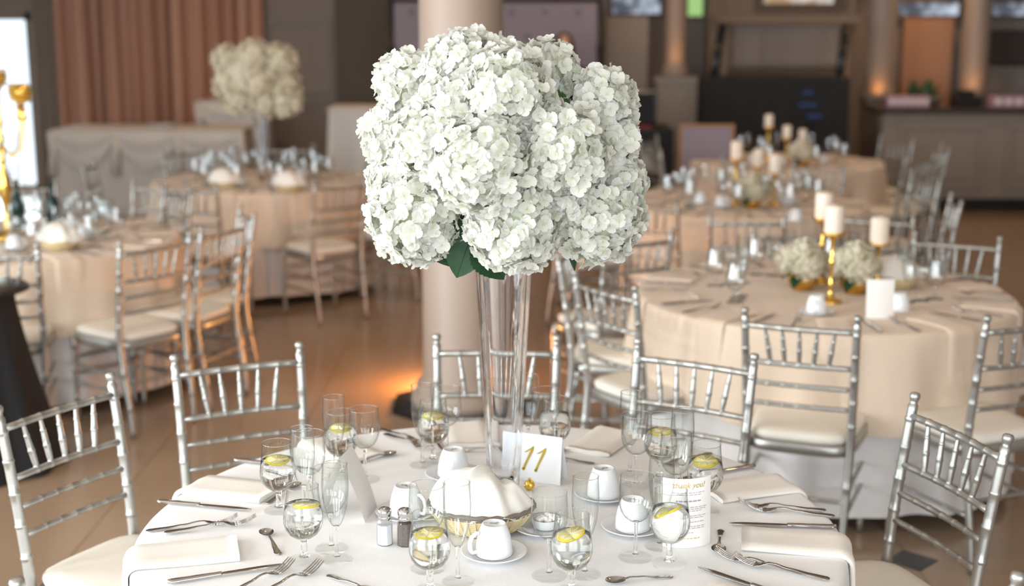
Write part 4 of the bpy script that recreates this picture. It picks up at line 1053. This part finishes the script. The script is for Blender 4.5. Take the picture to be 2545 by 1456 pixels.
# second menu: a folded tent of ivory card seen almost end on
mp = P(862, 1276, TZ); t = thing('menu_card', 'folded ivory tent menu seen almost end on behind the flute at the left', 'menu', mp + Vector((0, 0, .0006)), R(80))
for s_ in (-1, 1):
    def tf(u, v, o_=0.0): return (lerp(-.05, .05, u), s_ * (.058 * (1 - v) + .006 * sin(pi * v) + o_), .148 * v)
    part(MB().grid(tf, 4, 8).grid(lambda u, v: tf(1 - u, v, .0005), 4, 8), 'sheet', 'paper_warm', t)

# ------------------------------------------------------------------ tall vase and hydrangeas
VX, VY = -.020, 3.025
t = thing('trumpet_vase', 'tall clear tapered glass vase holding the white hydrangeas', 'vase', (VX, VY, TZ + .0005))
VH = .60; r0, r1 = .0375, .0685
vp = [(0, 0), (r0 - .002, 0), (r0, .002)] + [(lerp(r0, r1, (k / 10)), .002 + (VH - .004) * k / 10) for k in range(1, 11)] + [(r1 - .002, VH), (r1 - .011, VH - .003)]
vp += [(lerp(r0, r1, 1 - k / 10) - .011, VH * (1 - k / 10) + .014 * k / 10) for k in range(1, 10)] + [(.022, .016), (0, .014)]
part(MB().lathe(vp, 64), 'vase_body', 'vaseglass', t)

def petal(L, Wd, cup, tw, rr):
    # one broad petal along +x, four rows by three columns
    vs, at = [], []
    for j in range(4):
        v = j / 3; w_ = Wd * (.28, .86, 1.0, .52)[j]
        for i in range(3):
            u = i - 1; x = L * (.06 + .94 * v) - (.10 * L * abs(u) if j == 3 else 0); y = u * w_ / 2
            z = cup * (v ** 1.5) + .10 * Wd * abs(u) + rr.uniform(-.0006, .0006) + tw * u * v
            vs.append((x, y, z)); at.append(max(0, .42 - 1.1 * v))
    fs = [(j * 3 + i, j * 3 + i + 1, j * 3 + i + 4, j * 3 + i + 3) for j in range(3) for i in range(2)]
    return vs, fs, at
def floret(seed):
    rr = random.Random(seed); b = MB(); b.att = []
    for k in range(4):
        L, Wd = rr.uniform(.0155, .0205), rr.uniform(.017, .0225)
        vs, fs, at = petal(L, Wd, rr.uniform(-.001, .007), rr.uniform(-.003, .003), rr)
        a = k * pi / 2 + rr.uniform(-.15, .15); dz = .0008 * (k % 2)
        b.add([(x * cos(a) - y * sin(a), x * sin(a) + y * cos(a), z + dz) for x, y, z in vs], fs); b.att += at
    c = MB().ball((0, 0, .0008), .0016, 6, 4); b.add(c.v, c.f); b.att += [.55] * len(c.v)
    return b
FLO = [floret(100 + k) for k in range(6)]
FLO_ME = [f.mesh('floret', 'petal') for f in FLO]
def frame(n, spin):
    n = n.normalized(); a = Vector((0, 0, 1)) if abs(n.z) < .9 else Vector((1, 0, 0)); x = a.cross(n).normalized(); y = n.cross(x)
    m = Matrix((x, y, n)).transposed().to_4x4(); return m @ Matrix.Rotation(spin, 4, 'Z')
def florets_on(rad, count, seed, sq=(1, 1, 1)):
    rr = random.Random(seed); out = []
    for k in range(count):
        z = 1 - 2 * (k + .5) / count; r_ = sqrt(1 - z * z); a = k * 2.399963 + seed
        d = Vector((r_ * cos(a), r_ * sin(a), z)); d = (d + Vector([rr.uniform(-.16, .16) for _ in range(3)])).normalized()
        q = rad * rr.uniform(.76, 1.02); pos = Vector((d.x * sq[0], d.y * sq[1], d.z * sq[2])) * q
        nn = (d + Vector([rr.uniform(-.6, .6) for _ in range(3)])).normalized()
        sc = rr.uniform(.88, 1.12)
        out.append((pos, Matrix.Translation(pos) @ frame(nn, rr.uniform(0, 6.28)) @ Matrix.Diagonal((sc, sc, sc, 1)), rr.randrange(6)))
    return out
bq = thing('hydrangea_bouquet', 'large round bouquet of white hydrangeas in the tall clear vase', 'flowers', (VX, VY, TZ + VH - .02))
BO = bq.location.copy()
heads = [  # pixel centre, radius in metres, depth step towards the viewer
 (1012, 205, .074, .10), (1148, 180, .092, .15), (1262, 222, .096, .24), (1358, 178, .074, .09), (1488, 258, .086, .12), (978, 335, .074, .10),
 (1066, 350, .088, .22), (1200, 405, .110, .28), (1402, 375, .098, .24), (1508, 352, .072, .14), (1030, 545, .103, .17), (1280, 560, .103, .23),
 (1488, 545, .100, .16), (1520, 455, .078, .12), (985, 455, .066, .13), (1395, 480, .070, .20), (1120, 280, .08, .22), (1330, 300, .07, .22)]
back = [(1050, 260, .09, -.10), (1200, 170, .09, -.06), (1350, 210, .09, -.10), (1470, 350, .09, -.12), (1450, 500, .09, -.12), (1260, 330, .11, -.20), (1060, 420, .09, -.14), (1120, 560, .09, -.10), (1300, 520, .09, -.16)]
n_single = 0
for hi, (px, py, rad, dy) in enumerate(heads + back):
    Y = VY - dy; c = PY(1253 + (px - 1253) * .985, 372 + (py - 372) * .97, Y) - BO; front = hi < len(heads)
    h = link('flower_head', MB().ball((0, 0, 0), rad * .66, 18, 12).mesh('flower_head', 'petal_core'), bq, c)
    fl = florets_on(rad, int(400 * (rad / .1) ** 2) if front else int(130 * (rad / .1) ** 2), hi * 7 + 1)
    view = (Vector((0, 0, CAM_H)) - (c + BO)).normalized()
    fl.sort(key=lambda q: -q[0].normalized().dot(view)); keep = 16 if front else 0; mass = MB()
    for pos, mt, k in fl[:keep]:
        o = link('floret', FLO_ME[k], h); o.matrix_local = mt; n_single += 1
    for pos, mt, k in fl[keep:]: mass.join(FLO[k], mt)
    o = link('floret_mass', mass.mesh('floret_mass', 'petal'), h); o['kind'] = 'stuff'
def leaf(L, Wd, fold, droop, teeth=11):
    b = MB(); n = teeth * 2; vs = []
    for i in range(n + 1):
        v = i / n; w_ = Wd / 2 * (sin(pi * v ** .8)) ** .85 if 0 < v < 1 else 0
        if i % 2 and 0 < v < 1: w_ *= 1.10
        x = L * v; z = -droop * v * v
        vs += [(x - (.012 * L if i % 2 else 0), -w_, z + fold * w_), (x, 0, z), (x - (.012 * L if i % 2 else 0), w_, z + fold * w_)]
    fs = []
    for i in range(n): fs += [(3 * i, 3 * i + 1, 3 * i + 4, 3 * i + 3), (3 * i + 1, 3 * i + 2, 3 * i + 5, 3 * i + 4)]
    b.add(vs, fs); b.tube([(L * v, 0, -droop * v * v + .0004) for v in (0, .3, .6, .97)], [.0018, .0014, .001, .0004], 5); return b
def add_leaf(px0, px1, Y0, Y1, wd, m='leaf', roll=0.0, fold=.25):
    p, q = PY(*px0, Y0) - BO, PY(*px1, Y1) - BO; d_ = q - p; L = d_.length
    x = d_.normalized(); vw = Vector((0, -1, .25)); nrm = (vw - x * vw.dot(x)).normalized(); y = nrm.cross(x)
    mt = Matrix((x, y, nrm)).transposed().to_4x4(); mt = Matrix.Translation(p) @ mt @ Matrix.Rotation(roll, 4, 'X')
    o = link('leaf', leaf(L, wd, fold, .12 * L).mesh('leaf', m), bq); o.matrix_local = mt
add_leaf((1172, 585), (1132, 690), 2.84, 2.82, .085, roll=.15)
add_leaf((1182, 620), (1088, 655), 2.86, 2.84, .050, roll=-.5)
add_leaf((1180, 600), (1256, 694), 2.83, 2.82, .080, roll=-.2)
add_leaf((1150, 520), (1168, 630), 2.84, 2.84, .060)
add_leaf((1165, 560), (1196, 660), 2.85, 2.85, .070, roll=.3)
add_leaf((1430, 560), (1418, 675), 2.98, 2.97, .040, roll=.9)
add_leaf((1352, 232), (1420, 262), 2.90, 2.86, .040, 'leaf_light', roll=.3)
add_leaf((1375, 200), (1400, 236), 2.95, 2.93, .05)
add_leaf((1310, 440), (1345, 475), 2.90, 2.86, .035, 'leaf')
add_leaf((1400, 520), (1420, 570), 2.93, 2.91, .035)
for k in range(9):
    a = k * .7; part(MB().tube([(.02 * cos(a), .02 * sin(a), -.005), (.03 * cos(a), .03 * sin(a), .02), (.12 * cos(a), .10 * sin(a), .16)], .004, 6), 'flower_stem', 'stem', bq)

# shared far flower heads
def far_head(rad, count, seed, pm):
    b = MB(); c = MB().ball((0, 0, 0), rad * .74, 14, 10); b.add(c.v, c.f); b.att = [.0] * len(c.v)
    for pos, mt, k in florets_on(rad, count, seed): b.join(FLO[k], mt)
    return b.mesh('flower_head', pm)
FH = [far_head(.10, 150, 31 + k, 'petal_cream') for k in range(3)]
# distant hydrangea ball in its clear vase
dX, dY_ = T6
vz = TZ + .0005
t = thing('trumpet_vase', 'tall clear vase on the distant hydrangea table at the left', 'vase', (dX, dY_, vz))
part(MB().lathe([(q, z) for q, z in vp], 32), 'vase_body', 'vaseglass', t)
b2 = thing('hydrangea_bouquet', 'cream hydrangea ball seen out of focus against the curtain', 'flowers', (dX, dY_, vz + VH - .02)); BO2 = b2.location
for k, (px, py, dy) in enumerate(((565, 150, .05), (630, 140, .12), (690, 155, .05), (570, 215, .1), (640, 205, .2), (700, 215, .1), (590, 245, .12), (660, 250, .12), (705, 245, .1), (610, 160, -.12), (680, 190, -.15), (590, 210, -.12))):
    link('flower_head', FH[k % 3], b2, PY(px, py, dY_ - dy) - BO2, (k, k * 2, k), 1.12 + .12 * (k % 3))
part(MB().ball((0, 0, 0), .2, 20, 14, (1.2, 1.0, 1.0)), 'flower_core', 'petal_cream', b2, PY(632, 195, dY_) - BO2)
for k in range(4):
    a = k * 1.6 + .4; o = link('leaf', leaf(.12, .06, .2, .03).mesh('leaf', 'leaf'), b2, (.04 * cos(a), .04 * sin(a), .06), (0, .4, a))

# ------------------------------------------------------------------ things on the other tables
cand_p = [(0, 0), (.045, 0), (.047, .004), (.040, .010), (.020, .016), (.010, .030), (.008, .05), (.013, .06), (.009, .07), (.007, .12), (.013, .13), (.013, .145), (.007, .155), (.007, .20), (.012, .215), (.022, .222), (.044, .228), (.048, .234), (.046, .238), (.02, .236), (0, .236)]
def candle_kit(nm, h):
    s_ = h / .236; st = MB().lathe([(r_, z * s_) for r_, z in cand_p], 28).mesh('holder', 'gold')
    kit(nm, [('holder', st)])
    return h * 1.002
CH_ = {}
for nm, h in (('stick_low', .17), ('stick_mid', .208), ('stick_tall', .285)): CH_[nm] = candle_kit(nm, h)
wax_me = MB().lathe([(0, 0), (.036, 0), (.038, .003), (.038, .100), (.035, .107), (.025, .108), (.012, .113), (0, .115)], 28).mesh('wax', 'wax')
wick_me = MB().tube([(0, 0, .112), (.001, 0, .124)], .0012, 6).mesh('wick', 'wick')
kit('candle', [('wax', wax_me), ('wick', wick_me)])
def candlestick(x, y, kitn, lab, s_=1.0):
    place(kitn, 'candlestick', 'gold candlestick ' + lab, 'candlestick', (x, y, TZ + .0005), 0)
    place('candle', 'pillar_candle', 'ivory pillar candle ' + lab, 'candle', (x, y, TZ + .001 + CH_[kitn]), 0, scale=s_)
def flower_bowl(x, y, lab, s_=1.0):
    t = thing('flower_bowl', 'gold bowl of white hydrangeas ' + lab, 'flowers', (x, y, TZ + .0005))
    part(MB().lathe([(0, 0), (.04, 0), (.06, .03), (.068, .07), (.064, .07), (.056, .032), (0, .01)], 24), 'bowl', 'gold', t)
    for k, (a, r_, z) in enumerate(((0, 0, .155), (.5, .062, .12), (2.6, .062, .125), (4.7, .062, .115))):
        link('flower_head', FH[k % 3], t, (r_ * cos(a), r_ * sin(a), z), (k, a, k), .64 * s_)
    for k in range(3): a = k * 2.1; link('leaf', leaf(.09, .05, .2, .03).mesh('leaf', 'leaf'), t, (.05 * cos(a), .05 * sin(a), .07), (0, .2, a))
def xyz(px, z=TZ): q = P(*px, z); return q.x, q.y
# candlelit table on the right
x, y = xyz((2063, 752)); candlestick(x, y, 'stick_tall', 'at the front of the trio on the candlelit table')
xb_, yb_ = P(2050, 590, TZ + .17).xy; candlestick(1.34, 5.62, 'stick_tall', 'at the back of the trio on the candlelit table')
q = PY(2185, 600, 5.42); candlestick(q.x, 5.42, 'stick_mid', 'at the right of the trio on the candlelit table')
flower_bowl(*[PY(1995, 700, 5.48).x, 5.48], 'left of the gold candlesticks'); flower_bowl(*[PY(2125, 700, 5.40).x, 5.40], 'right of the gold candlesticks')
x, y = xyz((2028, 780)); place('cup', 'coffee_cup', 'white coffee cup upside down at the front of the candlelit table', 'cup', (x, y, TZ + .007), 1.2)
tag(link('saucer', sau_me, None, (x, y, TZ + .0005)), 'white saucer under the cup on the candlelit table', 'saucer')
x, y = xyz((2235, 770)); place('cup', 'coffee_cup', 'white coffee cup upside down right of the menu on the candlelit table', 'cup', (x, y, TZ + .0005), 0)
q = xyz((2187, 792)); menu(Vector((q[0], q[1], TZ + .0005)), .05, 'plain white menu card standing at the front of the candlelit table', .3, .36, printed=False, h=.15)
def far_basket(x, y, lab):
    t = thing('bread_basket', lab, 'basket', (x, y, TZ + .0005))
    part(MB().lathe([(0, 0), (.065, 0), (.10, .05), (.102, .055), (.094, .05), (.06, .006), (0, .006)], 28), 'basket_body', 'wicker', t)
    one(MB().grid(bun, 36, 12, cu=True), 'basket_napkin', 'napkin_white', lab.replace('bread basket', 'ivory napkin over the bread basket'), 'napkin', (x, y, TZ + .001))
x, y = xyz((2225, 715)); far_basket(x, y, 'bread basket at the right rear of the candlelit table')
SECT = ('right', 'far right', 'far middle right', 'far middle left', 'far left', 'left', 'near left', 'front left', 'front right', 'near right')
def sector(a): return SECT[int((math.degrees(a) % 360) / 36) % 10]
def far_glasses(center, nm, n, rad, az0, lab, skip=()):
    for k in range(n):
        az = R(az0 + 360 / n * k)
        if k in skip: continue
        for j, (kind, dr, da) in enumerate((('wine', 0, 0), ('goblet', .05, .13), ('flute', -.04, -.16))):
            r_ = rad + dr; a = az + da
            tag(link(GN[kind][0], G[kind + '_far'], None, (center[0] + r_ * cos(a), center[1] + r_ * sin(a), TZ + .0005)), GN[kind][1] + ' at the ' + sector(az) + ' place of the ' + nm, GN[kind][1], GN[kind][1] + 's on the ' + nm)
def far_settings(center, nm, n, az0, skip=()):
    for k in range(n):
        if k in skip: continue
        a = R(az0 + 360 / n * k)
        tag(link('folded_napkin', nap_far[k % 2], None, (center[0], center[1], TZ + .001), (0, 0, a)), 'folded cream napkin over the ' + sector(a) + ' edge of the ' + nm, 'napkin', 'napkins on the ' + nm)
        for kind, da, nme in (('knife', .21, 'dinner_knife'), ('fork', -.22, 'dinner_fork')):
            aa = a + da; r_ = .755; place(kind, nme, kind + ' laid at the ' + sector(a) + ' place of the ' + nm, kind, (center[0] + r_ * cos(aa), center[1] + r_ * sin(aa), TZ + .0006), aa + pi, kind + 's on the ' + nm)
def far_cups(center, nm, azs):
    for az in azs:
        a = R(az); r_ = .30; loc = (center[0] + r_ * cos(a), center[1] + r_ * sin(a), TZ + .0005)
        tag(link('saucer', sau_me, None, loc), 'white saucer with an upturned cup at the ' + sector(a) + ' of the ' + nm, 'saucer', 'saucers on the ' + nm)
        place('cup', 'coffee_cup', 'upturned white coffee cup at the ' + sector(a) + ' of the ' + nm, 'cup', (loc[0], loc[1], TZ + .0074), az, 'cups on the ' + nm)
far_cups(T3, 'middle candle table', (200, 235, 330, 20)); far_cups(T4, 'farthest candle table', (200, 250, 330)); far_cups(T5, 'candelabra table', (230, 280, 325, 10, 60)); far_cups(T6, 'distant hydrangea table', (200, 250, 300, 340, 30))
far_glasses(T2, 'candlelit table', 8, .40, 20, '', skip=(5, 6)); far_settings(T2, 'candlelit table', 10, 9)
far_glasses(T3, 'middle candle table', 9, .42, 10, ''); far_settings(T3, 'middle candle table', 10, 0)
far_glasses(T4, 'farthest candle table', 8, .42, 10, ''); far_settings(T4, 'farthest candle table', 8, 0)
far_glasses(T5, 'candelabra table', 10, .42, 0, ''); far_settings(T5, 'candelabra table', 10, 16)
far_glasses(T6, 'distant hydrangea table', 10, .42, 0, ''); far_settings(T6, 'distant hydrangea table', 10, 10)
# middle candle table
for px, Y, kn, lab in (((1830, 408), 8.15, 'stick_tall', 'at the left of the middle candle table'), ((1885, 416), 8.45, 'stick_mid', 'at the back of the middle candle table'), ((1925, 446), 8.1, 'stick_mid', 'at the right of the middle candle table')):
    candlestick(PY(*px, Y).x, Y, kn, lab)
flower_bowl(PY(1868, 500, 8.0).x, 8.0, 'on the middle candle table', 1.0)
x, y = xyz((1978, 548)); place('cup', 'coffee_cup', 'white coffee cup upside down on the middle candle table', 'cup', (x, y, TZ + .0005), 0)
for px, Y, kn, lab in (((1910, 335), 10.75, 'stick_tall', 'tallest at the left of the farthest candle table'), ((1955, 360), 10.6, 'stick_mid', 'in the middle of the farthest candle table'), ((1993, 370), 10.7, 'stick_low', 'at the right of the farthest candle table')):
    candlestick(PY(*px, Y).x, Y, kn, lab, .9)
flower_bowl(PY(1993, 410, 10.4).x, 10.4, 'on the farthest candle table')
# distant hydrangea table and candelabra table extras
for px, lab, tg in (((720, 478), 'bread basket on the distant hydrangea table', 0), ((560, 470), 'bread basket at the left of the distant hydrangea table', 0), ((150, 622), 'bread basket on the candelabra table right of the gold base', 0)):
    x, y = xyz(px); far_basket(x, y, lab)
for k, px in enumerate(((95, 590), (5, 585))):
    x, y = xyz(px); t = thing('green_bottle', ('right' if k == 0 else 'left') + ' dark green bottle beside the gold candelabra', 'bottle', (x, y + .25, TZ + .0005))
    part(MB().lathe([(0, 0), (.035, 0), (.037, .004), (.037, .14), (.032, .165), (.016, .19), (.013, .21), (.013, .255), (0, .255)], 20), 'bottle_body', mat('green_bottle_glass', (.006, .03, .022), .12) if k == 0 else bpy.data.materials['green_bottle_glass'], t)
    part(MB().lathe([(0, .255), (.0145, .2551), (.0145, .268), (0, .268)], 12), 'cap', 'black_gloss', t)

# gold candelabra
cb = xyz((22, 592)); t = thing('candelabra', 'tall gold candelabra with beaded crystal cups at the left edge', 'candelabra', (cb[0], cb[1], TZ + .0005))
zt = PY(12, 215, cb[1]).z - TZ
sh = [(0, 0), (.085, 0), (.09, .01), (.07, .025), (.03, .04), (.018, .07), (.024, .09), (.016, .11), (.015, .17), (.024, .20), (.034, .25), (.032, .30), (.020, .36), (.013, .40), (.020, .415), (.013, .43), (.012, .50), (.02, .52), (.012, .535), (.011, zt - .2), (.018, zt - .18), (.011, zt - .16), (.010, zt - .03), (.022, zt - .01), (.024, zt), (0, zt)]
part(MB().lathe(sh, 28), 'shaft', 'gold', t)
def bead_cup(parent, c, r_):
    cupo = part(MB().lathe([(0, 0), (r_ * .35, .0), (r_ * .8, .02), (r_, .055), (r_ * .98, .075), (r_ * .9, .07), (r_ * .7, .03), (0, .01)], 20), 'cup', 'gold', parent, c)
    b = MB()
    for row in range(5):
        v = row / 4; rr_ = r_ * (.72 + .34 * sin(pi * (.15 + .6 * v)))
        for k in range(16): a = 2 * pi * (k + .5 * (row % 2)) / 16; b.ball((rr_ * cos(a), rr_ * sin(a), .01 + .075 * v), .007, 6, 5)
    o = part(b, 'crystal_beads', 'gold_foil', cupo); o['kind'] = 'stuff'
bead_cup(t, (0, 0, zt - .002), .046)
q = PY(88, 255, cb[1]); zz = q.z - TZ
for k, (ax, ay) in enumerate(((.135, -.03), (.05, .14), (-.12, .08), (-.05, -.13))):
    part(MB().tube([(0, 0, zt - .30), (ax * .4, ay * .4, zt - .36), (ax * .8, ay * .8, zt - .33), (ax, ay, zz - .12), (ax, ay, zz + .004)], [.008, .008, .007, .008, .010], 10), 'arm', 'gold', t)
    part(MB().lathe([(0, 0), (.012, .0), (.018, .02), (.010, .04), (.014, .06), (0, .06)], 12), 'arm_knop', 'gold', t, (ax, ay, zz - .09))
    bead_cup(t, (ax, ay, zz), .042)
    for j in range(3):
        b = MB(); x_, y_ = ax * (.35 + .25 * j), ay * (.35 + .25 * j)
        for m_ in range(5): b.ball((x_, y_, zt - .40 - .022 * m_), .007, 6, 5)
        part(b, 'crystal_strand', 'crystal', t)

# black draped service stand at the left edge
kx, ky = P(-55, 1000, 0).xy; ky = 5.45; kx = PY(-58, 900, ky).x
t = thing('service_stand', 'black draped round service stand at the left edge', 'stand', (kx, ky, 0)); zk = PY(0, 712, ky).z
part(MB().lathe([(0, zk), (.225, zk), (.235, zk - .006), (.238, zk - .016), (.225, zk - .022), (0, zk - .022)][::-1], 40), 'tray', 'black_gloss', t)
part(MB().grid(lambda u, v: ((.17 + .17 * v ** 1.3 + .016 * v * sin(10 * 2 * pi * u)) * cos(2 * pi * u), (.17 + .17 * v ** 1.3 + .016 * v * sin(10 * 2 * pi * u)) * sin(2 * pi * u), (zk - .022) * (1 - v) + .004), 120, 12, cu=True), 'skirt', 'black', t)

# uplights at the column
uplight(cx - .14, cy + .56, 'small round floor uplight at the back of the cream column', 30)

# ------------------------------------------------------------------ person by the backdrop
pY = 12.4; hc = PY(1402, 116, pY); px_ = hc.x; HT = hc.z + .115
t = thing('person', 'person with long auburn hair in a dark jacket before the mauve backdrop', 'person', (px_, pY, 0))
sk = HT / 1.70
J = [((0, 0, .92), (.155, .105)), ((0, 0, 1.05), (.125, .09)), ((0, 0, 1.22), (.15, .10)), ((0, .005, 1.36), (.15, .085)), ((0, .01, 1.43), (.065, .06)), ((0, 0, 1.48), (.05, .05)),
     ((-.17, .01, 1.37), (.06, .06)), ((-.24, .02, 1.12), (.045, .045)), ((-.23, -.06, .90), (.036, .036)), ((-.22, -.10, .84), (.028, .028)),
     ((.17, .01, 1.37), (.06, .06)), ((.24, .02, 1.12), (.045, .045)), ((.23, -.06, .90), (.036, .036)), ((.22, -.10, .84), (.028, .028)),
     ((-.09, 0, .84), (.09, .09)), ((-.10, 0, .48), (.06, .06)), ((-.10, .02, .09), (.042, .042)), ((-.11, -.10, .035), (.038, .03)),
     ((.09, 0, .84), (.09, .09)), ((.10, 0, .48), (.06, .06)), ((.10, .02, .09), (.042, .042)), ((.11, -.10, .035), (.038, .03))]
E_ = [(0, 1), (1, 2), (2, 3), (3, 4), (4, 5), (3, 6), (6, 7), (7, 8), (8, 9), (3, 10), (10, 11), (11, 12), (12, 13), (0, 14), (14, 15), (15, 16), (16, 17), (0, 18), (18, 19), (19, 20), (20, 21)]
me = bpy.data.meshes.new('body'); me.from_pydata([tuple(c * sk for c in p) for p, _ in J], E_, []); me.materials.append(M['jacket'])
body = link('body', me, t); md = body.modifiers.new('skin', 'SKIN'); 
for i, (_, r_) in enumerate(J): me.skin_vertices[0].data[i].radius = (r_[0] * sk, r_[1] * sk)
me.skin_vertices[0].data[0].use_root = True; body.modifiers.new('smooth', 'SUBSURF').levels = 2; body.modifiers['smooth'].render_levels = 2
hz = hc.z
hd = MB().ball((0, 0, 0), .1, 24, 18, (.76, .92, 1.12))
def face(v):
    x, y, z = v
    if y < 0:
        n_ = exp(-(x / .016) ** 2 - ((z + .012) / .025) ** 2) * .022; ch_ = exp(-(x / .03) ** 2 - ((z + .088) / .02) ** 2) * .010
        ey = sum(exp(-((x - s_ * .032) / .014) ** 2 - ((z - .008) / .010) ** 2) for s_ in (-1, 1)) * .007
        y = y - n_ - ch_ + ey
    if z < -.02: x *= 1 + (z + .02) * 2.0
    return (x, y, z)
hd.v = [face(v) for v in hd.v]
head = part(hd, 'head', 'skin', t, (0, 0, hz)); 
for s_ in (-1, 1):
    part(MB().ball((s_ * .030, -.079, .008), .010, 10, 8), 'eye', 'eye', head); part(MB().ball((s_ * .076, .005, -.005), .02, 10, 8, (.4, .8, 1.3)), 'ear', 'skin', head)
part(MB().ball((0, -.082, -.052), .02, 12, 8, (1.1, .35, .35)), 'mouth', 'lips', head)
def hair_fn(u, v):
    a = -pi / 2 + .78 + (2 * pi - 1.56) * u; q = v
    if q < .4: ph_ = pi / 2 * (1 - q / .4 * .95); return (.092 * cos(a) * cos(ph_) * 1.05, .105 * sin(a) * cos(ph_), .125 * sin(ph_) + .006)
    w_ = (q - .4) / .6; k_ = 1 + .22 * sin(pi * w_) + .01 * sin(30 * u)
    return (.092 * cos(a) * 1.05 * k_, .105 * sin(a) * (1 + .05 * w_), .004 - .30 * w_)
part(MB().grid(hair_fn, 40, 20).grid(lambda u, v: tuple(.9 * c for c in hair_fn(1 - u, v)), 40, 20), 'hair', 'hair', head)
for s_ in (-1, 1):
    hb = MB()
    hb.ball((0, 0, -.03), .036, 10, 8, (.55, .9, 1.15))
    for k in range(4): hb.tube([(.002 * s_, -.024 + .015 * k, -.06), (0, -.026 + .016 * k, -.09 - .006 * (1 if k in (1, 2) else 0)), (-.006 * s_, -.026 + .016 * k, -.115 - .008 * (1 if k in (1, 2) else 0))], [.0085, .008, .006], 8)
    hb.tube([(0, -.03, -.03), (0, -.045, -.055), (-.004 * s_, -.046, -.08)], [.010, .009, .007], 8)
    part(hb, 'hand', 'skin', t, (s_ * .222 * sk, -.10 * sk, .83 * sk))

# ------------------------------------------------------------------ ceiling downlights
for k, (x, y) in enumerate(((-3.5, 4.2), (-.6, 4.6), (2.4, 4.2), (-3.2, 8.4), (0.3, 8.6), (3.4, 8.2), (-2.8, 12.2), (1.2, 12.0), (4.2, 11.6))):
    t = thing('ceiling_downlight', 'recessed warm ceiling downlight, row %s, %s' % (('nearest', 'middle', 'farthest')[k // 3], ('left', 'centre', 'right')[k % 3]), 'lamp', (x, y, ZC - .001))
    part(MB().lathe([(.075, 0), (.10, 0), (.10, -.012), (.075, -.006)], 28), 'trim_ring', 'chrome', t)
    part(MB().lathe([(0, -.003), (.074, -.003), (.074, -.0045), (0, -.0045)], 24), 'lens', 'lamp_warm', t)
    spot('downlight_beam', (x, y, ZC - .03), (34, 75, 120)[k // 3], WARM, .07, .7, 120)
